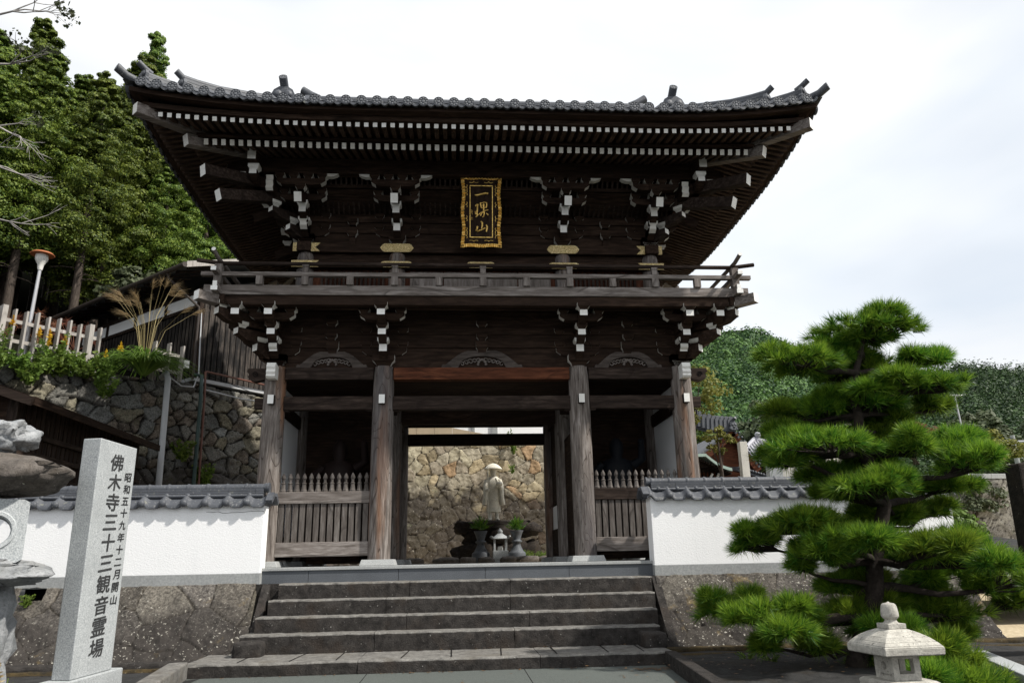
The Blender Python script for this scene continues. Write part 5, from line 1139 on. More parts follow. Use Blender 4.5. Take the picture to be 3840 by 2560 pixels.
# ================================================================ VEGETATION
def tris_from(P, D, Sd, ln, wd):      # leaf / needle triangles: base P, direction D, side Sd
    a = P-Sd*wd[:, None]; b = P+Sd*wd[:, None]; c = P+D*ln[:, None]
    V = np.stack([a, b, c], 1).reshape(-1, 3); return V, np.arange(len(V)).reshape(-1, 3)
def unit(v): return v/np.maximum(np.linalg.norm(v, axis=-1, keepdims=True), 1e-9)
def leaf_cloud(r, C, R, n, size, up=.35, quad=True, nn=.4):   # clumps at C (k,3) radius R (k,); n leaves each, mostly on the clump's shell
    k = len(C); d = unit(r.normal(size=(k, n, 3))); d[..., 2] = np.abs(d[..., 2])*.9-.25; d = unit(d)
    rad = R[:, None]*(r.uniform(.55, 1.08, (k, n)))
    P = (C[:, None]+d*rad[..., None]*np.array([1, 1, .8])).reshape(-1, 3); d = d.reshape(-1, 3)
    N = unit(d+r.normal(size=d.shape)*nn+np.array([0, 0, up])); t1 = unit(np.cross(N, r.normal(size=d.shape))); t2 = np.cross(N, t1)
    s = (size*r.uniform(.6, 1.3, len(P)))[:, None]
    if quad:
        V = np.stack([P-t1*s*.5, P+t2*s*.42, P+t1*s*.6, P-t2*s*.42], 1).reshape(-1, 3); F = np.arange(len(V)).reshape(-1, 4)
    else:
        V = np.stack([P-t1*s*.5, P+t1*s*.5, P+t2*s], 1).reshape(-1, 3); F = np.arange(len(V)).reshape(-1, 3)
    return V, F
# ---------------------------------------------------------------- garden pine
PADS = [(4.4, -3.2, 2.56, 0.59, 0.2), (3.43, -3.5, 2.11, 0.43, 0.16), (4.17, -2.9, 2.32, 0.3, 0.14), (5.09, -3.0, 2.22, 0.25, 0.12), (4.84, -3.4, 1.83, 0.47, 0.16), (4.71, -2.8, 2.02, 0.3, 0.14), (4.31, -3.1, 1.68, 0.45, 0.15), (3.9, -2.7, 1.71, 0.41, 0.15), (3.52, -2.6, 1.7, 0.25, 0.13), (5.28, -2.9, 1.69, 0.22, 0.11), (3.6, -3.55, 1.16, 0.54, 0.17), (3.36, -3.2, 1.1, 0.29, 0.16), (3.56, -2.7, 1.41, 0.25, 0.11), (5.28, -3.2, 1.27, 0.3, 0.14), (4.49, -3.5, 1.13, 0.28, 0.13), (5.13, -3.5, 0.94, 0.31, 0.19), (5.17, -2.9, 0.78, 0.32, 0.14), (3.95, -3.6, 0.71, 0.47, 0.15), (3.93, -3.0, 0.73, 0.29, 0.12), (4.71, -2.8, 0.54, 0.25, 0.11), (5.19, -2.6, 0.49, 0.22, 0.1), (3.37, -3.1, 0.34, 0.55, 0.18), (2.95, -2.9, 0.2, 0.24, 0.15), (3.68, -3.6, 0.18, 0.47, 0.14), (3.41, -3.4, 0.05, 0.33, 0.13), (4.29, -3.8, 0.09, 0.34, 0.18), (4.84, -3.5, 0.0, 0.5, 0.24), (5.48, -3.2, -0.21, 0.31, 0.29), (5.82, -2.9, -0.49, 0.16, 0.19), (4.62, -2.7, 0.38, 0.25, 0.11), (3.83, -2.9, -0.32, 0.3, 0.15), (3.32, -3.1, -0.07, 0.12, 0.09), (4.28, -2.7, -0.28, 0.3, 0.17), (2.47, -3.1, -0.51, 0.29, 0.17), (2.72, -3.5, -0.54, 0.45, 0.19), (3.1, -3.3, -0.69, 0.23, 0.13), (2.72, -3.4, -0.85, 0.1, 0.08), (3.91, -3.0, -0.57, 0.4, 0.19), (4.66, -2.7, -0.47, 0.3, 0.17), (4.92, -2.9, -0.6, 0.46, 0.2), (5.21, -2.7, -0.83, 0.22, 0.12), (4.01, -4.4, -0.9, 0.29, 0.18), (3.99, -4.7, -1.03, 0.28, 0.15), (3.64, -4.8, -1.03, 0.23, 0.13), (4.31, -4.5, -1.1, 0.18, 0.11), (3.98, -3.5, -0.79, 0.23, 0.15), (3.89, -3.1, -1.09, 0.16, 0.12), (4.38, -2.6, -0.79, 0.31, 0.14), (3.3, -3.3, -0.85, 0.2, 0.12), (3.59, -2.9, -0.62, 0.27, 0.14)]
rq = np.random.default_rng(21); ZT = np.linspace(-.7, 2.2, 20)
PADS = [(a, b, c-.06, w, h) for a, b, c, w, h in PADS]+[(float(4.2+rq.uniform(-.22, .6)*(1.3-.33*z)), float(rq.uniform(-2.9, -2.35)), float(z), float(rq.uniform(.22, .36)), float(rq.uniform(.1, .15))) for z in ZT]
TR = [(3.73, -3.2, -1.3), (3.8, -3.2, -1.02), (3.99, -3.2, -0.69), (4.07, -3.2, -0.39), (4.1, -3.2, -0.14), (4.21, -3.2, 0.17), (4.31, -3.2, 0.46), (4.25, -3.2, 0.76), (4.17, -3.2, 1.01), (4.15, -3.2, 1.26), (4.16, -3.2, 1.46), (4.13, -3.2, 1.72), (4.2, -3.2, 1.95), (4.3, -3.2, 2.19), (4.39, -3.2, 2.46)]
pine = thing('pine_tree', 'trained garden pine with layered needle pads in front of the right plaster wall', 'tree', (3.73, -3.2, -1.19))
mb = MB(); rad = [.13, .11, .095, .09, .085, .08, .07, .066, .062, .058, .052, .045, .038, .03, .02]; mb.tube(TR, rad, 12); mb.build('trunk', M['pinebark'], pine)
pr_ = np.random.default_rng(11)
def pads(cx, cy, cz, w, h):
    # a pad is a cluster of upright tufts on a shallow dome
    n = int(26+ (w*w*np.pi*.75)/.0075); dep = w*.78
    u = pr_.normal(size=(n, 3)); u = unit(u); u[:, 2] = np.abs(u[:, 2])*.95-.28; rr_ = pr_.uniform(.35, 1.0, n)**.6
    lump = 1+.22*np.sin(u[:, 0]*5+cx*7)*np.sin(u[:, 1]*6+cy*5+cz)
    C = np.array([cx, cy, cz-.03])+u*np.array([w, dep, h])*(rr_*lump)[:, None]
    A = unit(u*np.array([1., 1., .6])+np.array([0, 0, .42])+pr_.normal(size=(n, 3))*.25)
    m = 44; d = pr_.normal(size=(n, m, 3)); D = unit(A[:, None]*1.0+unit(d)*pr_.uniform(.3, 1.25, (n, m))[..., None]); L_ = pr_.uniform(.10, .165, (n, m))
    D[..., 2] -= .0; D = D.reshape(-1, 3); L_ = L_.ravel()
    P = np.repeat(C, m, 0)+D*.012-np.repeat(A, m, 0)*pr_.uniform(0, .05, n*m)[:, None]; Sd = unit(np.cross(D, pr_.normal(size=D.shape)))
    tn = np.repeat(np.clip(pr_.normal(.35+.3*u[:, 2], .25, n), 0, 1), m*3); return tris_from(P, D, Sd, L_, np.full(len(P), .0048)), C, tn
for (cx, cy, cz, w, h) in PADS:
    w *= 1.04; h *= 1.05
    Vs, Ts, Cs = [], [], []
    for q in range(4):
        o = np.zeros(3) if q == 0 else pr_.uniform(-1, 1, 3)*np.array([w*.7, w*.9, h*.7]); kq = 1 if q == 0 else pr_.uniform(.4, .62)
        (V, F), C, tn = pads(cx+o[0], cy+o[1], cz+o[2]+(0 if q == 0 else .02), w*kq, h*(1 if q == 0 else .62)); Vs.append(V); Ts.append(tn); Cs.append(C)
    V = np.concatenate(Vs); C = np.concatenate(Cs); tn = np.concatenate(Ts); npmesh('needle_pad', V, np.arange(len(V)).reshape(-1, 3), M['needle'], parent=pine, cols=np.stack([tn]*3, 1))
    k = min(range(len(TR)), key=lambda i: abs(TR[i][2]-(cz-.06-.12*math.hypot(cx-TR[i][0], cy-TR[i][1]))))
    a = Vector(TR[k]); e = Vector((cx, cy, cz-h*.55)); m = a.lerp(e, .5)+Vector((.03*math.sin(cx*9), .05*math.cos(cz*7), -.05-.03*math.sin(cy*11))); m2 = a.lerp(e, .78)+Vector((.03*math.sin(cz*13), .03, -.025+.02*math.sin(cx*17)))
    r0 = .045 if w > .3 else .03; mb = MB(); mb.tube([a, a.lerp(m, .5)+Vector((0, 0, .02)), m, m2, e], [r0, r0*.85, r0*.7, r0*.5, r0*.3], 8)
    for i in range(0, len(C), 5):
        q = Vector(C[i]); s = m2.lerp(e, pr_.uniform(0, 1)); mb.tube([s, s.lerp(q, .55)+Vector((0, 0, -.02)), q], [.011, .008, .004], 5, 0, False)
    mb.build('branch', M['pinebark'], pine)
# ---------------------------------------------------------------- cedars on the left hill
def ZL(x, y):   # left hill terrain
    s = (x+5.05)*dn.x+(y-7.32)*dn.y; d = max(0, -s-.3)   # distance behind the retaining wall line
    return 3.85+d*.33+max(0, d-12)*.25+.15*MN.noise(Vector((x*.3, y*.3, 0)))
Xs = np.linspace(-45, 14, 60); Ys = np.linspace(0.35, 60, 60); V = []
for j in Ys:
    for i in Xs: p = P2+du*float(i)-dn*float(j); V.append((p.x, p.y, ZL(p.x, p.y) if j > .5 else 3.8))
F = [(j*60+i, j*60+i+1, (j+1)*60+i+1, (j+1)*60+i) for j in range(59) for i in range(59)]
npmesh('hillside', V, F, M['floor'], True, kind='structure')
protos = []
for k in range(5):
    r = np.random.default_rng(50+k); H = 11.5+.8*k*.5; z0 = H*(.2+.03*k); n = 250; t = r.uniform(0, 1, n)**.85; R0 = 2.1
    prof = R0*np.minimum(1, (1-t)*1.25+.10)**.9*(.55+.45*np.minimum(1, t*5)); an = r.uniform(0, 6.283, n); ir = r.uniform(.2, 1.15, n)
    C = np.stack([np.cos(an)*prof*ir, np.sin(an)*prof*ir, z0+(H-z0)*t], 1); R = r.uniform(.36, .85, n)*(1-.74*t)
    Vc, Fc = leaf_cloud(r, C, R, 230, .088, .2, True, .24)
    nm, lab = (('cedar_tree', 'tall cedar with clumped yellow-green crown in the forest on the left hill'), )[0]
    t_ = thing('cedar_tree', lab, 'tree', (0, 0, 0), 'cedars of the forest on the left hill')
    mb = MB(); mb.tube([(0, 0, -1), (.05, 0, H*.4), (0, .05, H*.97)], [.2, .15, .03], 9)
    for q in range(14): a_ = r.uniform(0, 6.28); zz = H*r.uniform(.2, .5); mb.tube([(0, 0, zz), (math.cos(a_)*.6, math.sin(a_)*.6, zz-.05), (math.cos(a_)*1.1, math.sin(a_)*1.1, zz-.2)], [.025, .018, .008], 4, 0, False)
    mb.build('trunk', M['bark'], t_); npmesh('crown', Vc, Fc, M['cedar'], parent=t_); protos.append(t_)
spots = []; r = np.random.default_rng(3)
for row, (dep, n, x0, x1) in enumerate(((7.2, 14, -14.0, 4.8), (9.6, 13, -15, 4.), (11.8, 13, -16, 4.6), (13.2, 12, -16.5, 4.2), (14.5, 15, -18, 4.6), (17, 15, -20, 4.))):
    for i in range(n):
        s = x0+(x1-x0)*(i+.5*(row % 2)+r.uniform(-.2, .2))/n; p = P2+du*s-dn*(dep+r.uniform(-.6, .6)); spots.append((p.x, p.y, row))
used = set()
for i, (x, y, row) in enumerate(spots):
    k = i % 5; z = ZL(x, y)-.3; sc = (.72, .82, .84, .86, .74, .6)[row]*r.uniform(.88, 1.1)
    o = protos[k] if k not in used else copy_tree(protos[k], (x, y, z)); used.add(k)
    o.location = (x, y, z); o.rotation_euler.z = r.uniform(0, 6.28); o.scale = (sc, sc, sc)
# the single taller cedar standing clear beside the roof corner
o = copy_tree(protos[2], (-13.6, 18.2, 11.2), 'solitary tall thin cedar rising above the forest beside the left roof corner'); o.scale = (.72, .72, .93)
if 'group' in o: del o['group']
def shrub(name, label, cat, c, rad, n, leaf, mat, stems=5, seed=0, squash=.8, group=None, per=60, stem_mat='bark'):
    r = np.random.default_rng(seed+200); d = unit(r.normal(size=(n, 3))); d[:, 2] = np.abs(d[:, 2]); rr_ = r.uniform(.35, 1, n)[:, None]
    C = np.array(c)+np.array([0, 0, rad*squash*.2])+d*rr_*np.array([rad, rad, rad*squash*1.3]); Vc, Fc = leaf_cloud(r, C, np.full(n, rad*.3)*r.uniform(.7, 1.3, n), per, leaf)
    t = thing(name, label, cat, c, group); npmesh('foliage', Vc, Fc, M[mat], parent=t); mb = MB()
    for i in range(stems):
        q = Vector(C[i % n]); a = Vector((c[0]+r.uniform(-.1, .1)*rad, c[1]+r.uniform(-.1, .1)*rad, c[2]-.2)); mb.tube([a, a.lerp(q, .5)+Vector((0, 0, .1*rad)), q], [.03*rad, .02*rad, .008*rad], 6)
    mb.build('stem' if rad < 1 else 'trunk', M[stem_mat], t); return t
# understorey bushes in front of the trunks
for i, (s, dep, rr_, mt, lab) in enumerate(((-1.2, 4.5, .9, 'darkleaf', 'dull olive bush beside the charred house roof'), (.6, 5.5, 1.1, 'broad', 'bright green bush behind the left eave of the house'), (2.4, 5.5, 1.2, 'cedar', 'mid-green bush directly under the gate roof corner'))):
    p = P2+du*s-dn*dep; shrub('bush', lab, 'bush', (p.x, p.y, ZL(p.x, p.y)+1.6), rr_, 34, .16, mt, 6, i, .9)
# bare pale branches at the far left edge
def bare(name, label, base, seed, leafy=False, n=7, dirx=1., L_=1.0):
    r = random.Random(seed); t = thing(name, label, 'tree', base); mb = MB(); tips = []
    def grow(p, d, l, rad, lev):
        q = p+d*l; m = p.lerp(q, .5)+Vector((r.uniform(-.06, .06)*l, r.uniform(-.06, .06)*l, r.uniform(-.04, .06)*l)); mb.tube([p, m, q], [rad, rad*.8, rad*.6], 6, 0, False)
        if lev == 0: tips.append(q); return
        for k in range(r.choice((2, 3, 3))):
            d2 = (d+Vector((r.uniform(-.6, .6), r.uniform(-.5, .5), r.uniform(-.55, .5)))).normalized(); grow(q, d2, l*r.uniform(.55, .8), rad*.55, lev-1)
    b = Vector(base); mb.tube([b, b+Vector((-.1, 0, 3)), b+Vector((.0, 0, 9.5*L_))], [.16, .12, .05], 8, 1)
    for k in range(n): z = 2.6+6.8*L_*k/n; grow(b+Vector((0, 0, z)), Vector((dirx, r.uniform(-.4, .1), r.uniform(-.25, .25))).normalized(), r.uniform(.5, .9), .03, 3)
    mb.build('trunk', [M['twig'], M['bark']], t)
    if leafy: C = np.array([list(q) for q in tips if q.z > 8.2]); Vc, Fc = leaf_cloud(np.random.default_rng(seed), C, np.full(len(C), .09), 6, .075); npmesh('foliage', Vc, Fc, M['darkleaf'], parent=t)
bare('bare_tree', 'bare pale-barked tree with sparse dead branches at the far left edge', (-10.05, 2.3, 3.6), 5, True, 5, 1., .82)
# plants along the top of the retaining wall
def plant(name, label, base, h, n, mat, leafw=.03, leafl=.12, spread=.25, top=None, topn=0, group=None, seed=0, cat='plant'):
    r = np.random.default_rng(seed+900); t = thing(name, label, cat, base, group); b = np.array(base); V = []; mbs = MB(); TP = []
    for i in range(n):
        a = r.uniform(0, 6.28); le = r.uniform(0, .5)*spread; tip = b+np.array([math.cos(a)*spread*r.uniform(.3, 1), math.sin(a)*spread*r.uniform(.3, 1), h*r.uniform(.65, 1)]); s = b+np.array([math.cos(a)*le*.4, math.sin(a)*le*.4, -.05])
        mbs.tube([Vector(s), Vector((s+tip)/2)+Vector((0, 0, .03)), Vector(tip)], [.007, .005, .003], 4, 0, False)
        m = int(26*h/.6)+6
        for q in range(m):
            f = r.uniform(.12, .95); p = s+(tip-s)*f; d = unit(np.array([r.normal(), r.normal(), r.uniform(-.2, .6)])); sd = unit(np.cross(d, r.normal(size=3))); l = leafl*r.uniform(.6, 1.2)*(1.1-.6*f); V += [p-sd*leafw*.2, p+d*l*.5+sd*leafw, p+d*l, p+d*l*.5-sd*leafw]
        TP.append(tip)
    npmesh('foliage', np.array(V), np.arange(len(V)).reshape(-1, 4), M[mat], parent=t); mbs.build('stem', M['weed'], t)
    if top:
        W_ = []
        for tip in TP[:topn or n]:
            for q in range(70): d = unit(np.array([r.normal(), r.normal(), r.uniform(-.1, .8)])); f = r.uniform(0, 1); p = np.array(tip)+np.array([0, 0, -.02+.2*f]); l = .075*(1.15-f); sd = unit(np.cross(d, r.normal(size=3))); W_ += [p-sd*.014, p+sd*.014, p+d*l]
        npmesh('flower_plume', np.array(W_), np.arange(len(W_)).reshape(-1, 3), M[top], parent=t)
    return t
def wt(s, off=-.02, dz=0): z = 3.9*(1-max(0, min(1, (-s-2.3)/4))*.09); return rp_(s, z+dz, off)
gl = ((-5.93, .85, 'goldenrod with one bright yellow plume at the far left end of the fence'), (-5.22, .72, 'goldenrod with fading yellow plumes left of the brightest clump'), (-4.92, .82, 'goldenrod with the brightest yellow plumes before the middle of the fence'), (-3.85, .55, 'short goldenrod with small dull yellow heads beside the pampas grass'))
for i, (s, h, lab) in enumerate(gl): plant('goldenrod', lab, wt(s, .05), h, 6, 'weed', .016, .13, .16, 'goldenrod', 1 if i % 2 == 0 else 3, 'goldenrod along the fence', i)
r = np.random.default_rng(77)
for i in range(34):
    s = -6.5+.125*i+r.uniform(-.1, .1); None if s > -3.75 else plant('weed', 'low bright green weed growing on the wall top below the pale fence', wt(s, r.uniform(-.1, .38), -.08), r.uniform(.16, .6), 13, 'weed' if i % 3 else 'broad', r.uniform(.016, .032), r.uniform(.09, .15), .27, None, 0, 'weeds on top of the left retaining wall', 40+i)
for i, (s, dz, lab) in enumerate(((-5.5, -.35, 'trailing green creeper on the upper face of the left retaining wall'), (-4.1, -.5, 'creeper hanging under the pampas grass'), (-2.3, -1.75, 'yellow-green sapling growing out of the retaining wall by the green pipe'), (-1.75, -2.25, 'small green sapling low on the retaining wall'), (-6.2, -.25, 'broad-leaved green creeper at the left end of the wall top'))):
    plant('creeper' if i not in (2, 3) else 'sapling', lab, wt(s, .42, dz), .5, 12, 'weed', .035, .11, .34, None, 0, None, 80+i)
def pampas(label, base, seed):
    r = np.random.default_rng(seed); t = thing('pampas_grass', label, 'grass', base); b = np.array(base); V = []; F = []; W_ = []; mbs = MB()
    for i in range(340):
        a = r.uniform(0, 6.28); o = unit(np.array([math.cos(a)+.35*dn.x, math.sin(a)+.35*dn.y, 0])); l = r.uniform(.9, 1.75); sp = r.uniform(.3, 1.05); sd = np.array([-o[1], o[0], 0])*.019; k0 = len(V)
        for q in range(7):
            f = q/6; p = b+o*(.05+sp*f+.18*f*f*l)+np.array([0, 0, l*(f*1.0-.62*f*f*(1+sp*.6))]); w = (1-f)**.6; V += [p-sd*w, p+sd*w]
            if q: F.append((k0+2*q-2, k0+2*q-1, k0+2*q+1, k0+2*q))
    npmesh('leaf_blades', np.array(V), F, M['weed'], parent=t)
    for i in range(22):
        a = r.uniform(0, 6.28); o = np.array([math.cos(a), math.sin(a), 0])*r.uniform(.25, .95); l = r.uniform(1.3, 2.15); tip = b+o+np.array([0, 0, l]); mid = b+o*.35+np.array([0, 0, l*.66]); mbs.tube([Vector(b), Vector(mid), Vector(tip)], [.0045, .0035, .002], 4, 0, False)
        lean = unit(o*1.5+np.array([.25, -.1, .0])*(1 if i%2 else -1.2))
        for q in range(60):
            f = r.uniform(0, 1); p = tip-(tip-mid)*.2*f; d = unit(lean*r.uniform(.5, 1.1)+np.array([r.normal()*.18, r.normal()*.18, .55-r.uniform(0, .45)])); sd = unit(np.cross(d, r.normal(size=3)))*.0028; l2 = r.uniform(.16, .36); e = p+d*l2; W_ += [p-sd, p+sd, e+np.array([0, 0, -.05])]
    npmesh('plume', np.array(W_), np.arange(len(W_)).reshape(-1, 3), M['pampas'], parent=t); mbs.build('stem', M['pampas'], t)
pampas('big clump of pampas grass with buff plumes at the right end of the picket fence', wt(-3.3, .28), 5)
for i, (s, lab) in enumerate(((-5.75, 'reddish seed-headed grass behind the left part of the fence'), (-5.05, 'second reddish seed-headed grass behind the fence, nearer the brightest goldenrod'), (-4.35, 'reddish seed-headed grass behind the wide fence post'))):
    p = wt(s, -.6, .55); t = thing('plume_grass', lab, 'grass', p); r = np.random.default_rng(i+5); W_ = []; mbs = MB()
    for q in range(9):
        tip = np.array(p)+np.array([r.uniform(-.35, .35), r.uniform(-.3, .3), r.uniform(.25, .75)]); mbs.tube([Vector(p), Vector(tip)], [.006, .004], 4, 0, False)
        for u in range(46): d = unit(np.array([r.normal(), r.normal(), r.uniform(-.3, .6)])); sd = unit(np.cross(d, r.normal(size=3)))*.004; c = tip-np.array([0, 0, .12*r.uniform(0, 1)]); W_ += [c-sd, c+sd, c+d*r.uniform(.08, .22)]
    npmesh('plume', np.array(W_), np.arange(len(W_)).reshape(-1, 3), M['rust'], parent=t); mbs.build('stem', M['rust'], t)
plant('dry_weed', 'dry reddish umbel-headed weed in front of the rough lantern at the lower left', (-3.93, -4.7, -1.22), .36, 5, 'pampas', .004, .05, .12, 'pampas', 2, None, 7)
plant('fern', 'small green fern in the drain hole of the left stone base', (-5.86, -.8, -.46), .12, 8, 'weed', .012, .07, .1, None, 0, None, 9)
plant('wall_plant', 'small bright green plant on top of the rear wall, seen under the gate lintel', (1.25, 10.6, 2.95), .35, 8, 'weed', .03, .08, .15, None, 0, None, 10)
plant('wall_plant', 'tiny green sprig growing from the rear wall right of the statue', (1.2, 10.65, 2.4), .25, 6, 'weed', .025, .07, .13, None, 0, None, 11)
plant('wall_plant', 'thin sprig standing against the white outbuilding above the rear wall', (1.18, 10.7, 3.2), .55, 3, 'weed', .02, .08, .08, None, 0, None, 12)
for i, (x, y) in enumerate(((1.3, 6.5), (1.6, 6.8), (1.1, 6.9))): plant('grass_tuft', 'tuft of fresh green grass at the foot of the rear wall right of the vases', (x, y, -.12), .3, 22, 'weed', .006, .1, .22, None, 0, 'grass tufts behind the gate', 20+i)
for i, (x, y) in enumerate(((2.9, -2.4), (3.05, -2.7))): plant('grass_tuft', 'small grass tuft on the dark soil left of the pine trunk', (x, y, -1.17), .08, 14, 'weed', .006, .05, .16, None, 0, 'grass tufts under the pine', 30+i)

r = np.random.default_rng(5); P = []
for cx_, cy_, sx_, sy_, n in ((1.72, -2.72, .16, .1, 110), (-.6, -2.54, 1.7, .02, 60), (-.5, -1.69, 1.6, .02, 60), (3.1, -2.6, .9, .6, 160), (.2, -3.2, 1.4, .5, 22)):
    for i in range(n): P.append((cx_+r.normal()*sx_, cy_-abs(r.normal())*sy_, (GZ+.006 if cx_ < 2 else GZ+.075) if cy_ < -2 else -1.045))
P = np.array(P); a = r.uniform(0, 6.28, len(P)); d = np.stack([np.cos(a), np.sin(a), r.uniform(-.05, .25, len(P))], 1); s = np.stack([-np.sin(a), np.cos(a), r.uniform(-.1, .2, len(P))], 1); l = r.uniform(.012, .03, len(P))[:, None]
V = np.stack([P-d*l, P+s*l*.45, P+d*l, P-s*l*.45], 1).reshape(-1, 3); V[:, 2] = np.maximum(V[:, 2], P.repeat(4, 0)[:, 2])
npmesh('leaf_litter', V, np.arange(len(V)).reshape(-1, 4), M['litter'], kind='stuff')
# ================================================================ RIGHT BACKGROUND
# forested hills
def ridge_z(s): return float(np.interp(s, [-.2, 0, .15, .28, .33, .37, .406, .44, .50, .553, .62, .66, .711, .80, .9, 1.2], [20, 27, 31, 34.5, 35.6, 37.2, 37.6, 36.6, 33.4, 30.2, 28.4, 29.6, 31.0, 30.4, 30.6, 28]))
def ZR(x, y):
    s = x/(y+11.43); t = max(0, min(1.15, (y-34)/76)); return -.8+(ridge_z(s)-1.7)*t**1.05+.8*MN.noise(Vector((x*.08, y*.08, 3)))*min(1, t*4)
nx, ny = 90, 50; V = []
for j in range(ny):
    y = 20+110*j/(ny-1)
    for i in range(nx): s = .0+1.15*i/(nx-1); x = s*(y+11.43); V.append((x, y, ZR(x, y)))
F = [(j*nx+i, j*nx+i+1, (j+1)*nx+i+1, (j+1)*nx+i) for j in range(ny-1) for i in range(nx-1)]
npmesh('hill', V, F, M['floor'], True, kind='structure')
r = np.random.default_rng(88); C = []; R = []; con = []
for i in range(5000):
    y = 34+78*r.uniform(0, 1)**.75; s = r.uniform(.27, 1.0); x = s*(y+11.43)
    z = ZR(x, y)
    if s > .64 and y < 60 and r.uniform() < .3: continue
    dark = s > .62+.03*math.sin(y*.2); C.append((x, y, z+(.45 if not dark else .5)+1.3*MN.noise(Vector((x*.4, y*.4, 9))))); R.append(r.uniform(.6, 1.15)*r.choice([1, 1, 1.4])*(1 if not dark else .85)*(.75+y/180)); con.append(dark)
C = np.array(C); R = np.array(R); con = np.array(con)
for m_, nm, mt in ((~con, 'forest', 'hillwood'), (con, 'forest', 'hillcedar')):
    c = C[m_]; rr_ = R[m_]; n = 88
    d = unit(r.normal(size=(len(c), n, 3))); d[..., 2] = np.abs(d[..., 2])*1.1-.25; d = unit(d); P = (c[:, None]+d*rr_[:, None, None]*r.uniform(.65, 1.05, (len(c), n, 1))*np.array([1, 1, 1.25 if mt == 'hillwood' else 1.9])).reshape(-1, 3); d = d.reshape(-1, 3)
    N = unit(d+r.normal(size=d.shape)*.16+np.array([0, 0, .1])); t1 = unit(np.cross(N, r.normal(size=d.shape))); t2 = np.cross(N, t1); s = np.repeat(rr_, n)[:, None]*.235*r.uniform(.6, 1.2, (len(P), 1))
    Vv = np.stack([P-t1*s*.5, P+t2*s*.45, P+t1*s*.6, P-t2*s*.45], 1).reshape(-1, 3)
    M['hillwood'] = M.get('hillwood') or leaf_mat('hill_forest_leaves', (.014, .040, .013), (.105, .175, .045), .2, .6, .5, True); M['hillcedar'] = M.get('hillcedar') or leaf_mat('hill_conifers', (.010, .03, .012), (.055, .115, .032), .15, .6, .5, True)
    tn = np.repeat(np.clip(r.beta(1.2, 2.2, len(c))*1.25, 0, 1), n*4); npmesh(nm, Vv, np.arange(len(Vv)).reshape(-1, 4), M[mt], kind='stuff', cols=np.stack([tn]*3, 1))
# rising ground behind the plaster wall
def ZB(x, y): return -.2+max(0, (y-4))*.16 if x < 13 else GZ
ground_grid('back_slope', 4.2, 13, .2, 34, 30, 40, lambda x, y: -.25+max(0, y-3)*.13+.05*MN.noise(Vector((x, y, 0))), M['soil'], kind='structure')
ground_grid('grass_bank', 12.2, 40, 9.5, 34, 30, 30, lambda x, y: GZ+.05+max(0, y-9.5)*.19+.1*MN.noise(Vector((x*.5, y*.5, 0))), M['broad'], kind='structure')
# broad-leaved trees
def btree(name, label, base, h, rad, n, leaf, mat, seed, per=90, sq=1.0, trunk_r=.09):
    r = np.random.default_rng(seed); d = unit(r.normal(size=(n, 3))); cc = np.array(base)+np.array([0, 0, h-rad*sq]); C = cc+d*(r.uniform(.35, 1.0, n)[:, None])*np.array([rad, rad, rad*sq]); Vc, Fc = leaf_cloud(r, C, rad*r.uniform(.16, .34, n), per, leaf)
    t = thing(name, label, 'tree', base); npmesh('crown', Vc, Fc, M[mat], parent=t); mb = MB(); b = Vector(base); top = Vector(cc); mb.tube([b-Vector((0, 0, .3)), b.lerp(top, .5)+Vector((.05, 0, 0)), top], [trunk_r, trunk_r*.8, trunk_r*.4], 8)
    for i in range(0, n, 3): q = Vector(C[i]); s = b.lerp(top, r.uniform(.5, 1)); mb.tube([s, s.lerp(q, .5)+Vector((0, 0, .05)), q], [trunk_r*.35, trunk_r*.2, .008], 5, 0, False)
    mb.build('trunk', M['bark'], t); return t
btree('maple_tree', 'sparse yellow-green tree just right of the gate column', (5.45, 7.0, .2), 4.65, .95, 36, .075, 'yellowleaf', 4, 70, 1.12)
btree('maple_tree', 'low reddish-green half-bare tree between the gate column and the tall stone post', (6.3, 7.6, .2), 2.95, .42, 18, .07, 'yellowleaf', 6, 45, .9, .06)
btree('evergreen_tree', 'rounded dull grey-green tree below the hill, left of the pine', (17.3, 30, 2.6), 5.6, 2.2, 60, .26, 'darkleaf', 7, 110, .95, .2)
btree('evergreen_tree', 'dark evergreen tree low behind the temple hall roof', (14.4, 31, 2.6), 4.0, 1.5, 40, .26, 'darkleaf', 8, 110, .95, .2)
btree('evergreen_tree', 'bright green tree at the foot of the forested hill behind the hall', (14.5, 38, 2.6), 7.5, 2.8, 60, .3, 'cedar', 9, 110, 1.0, .2)
btree('evergreen_tree', 'dark conifer right of the pine under the far hill', (33, 34, 3.0), 5.8, 2.3, 60, .28, 'darkleaf', 10, 110, 1.1, .2)
btree('evergreen_tree', 'broad dark green tree at the right edge under the far hill', (38.5, 34, 3.0), 6.0, 2.6, 60, .28, 'darkleaf', 12, 110, 1.0, .2)
for i, (x, y, z, rr_, mt, lab) in enumerate(((14.0, 9.3, .9, .8, 'darkleaf', 'dense dark ivy bush spilling over the right stone wall'), (14.8, 9.6, 1.3, .55, 'darkleaf', 'dark shrub on top of the right stone wall'), (16.4, 12.5, 2.6, .8, 'rust', 'brownish half-bare bush above the right stone wall'), (18.6, 14, 2.9, .9, 'yellowleaf', 'pale brown scrubby bush at the right edge'), (20.5, 22, 4.0, 1.3, 'rust', 'rust-tinged scrub behind the antenna'), (13.0, 8.6, .3, .6, 'broad', 'green undergrowth at the left foot of the right stone wall'))):
    shrub('shrub', lab, 'shrub', (x, y, z), rr_, 34, .1 if rr_ < 1 else .14, mt, 8, 60+i, .85, None, 70)
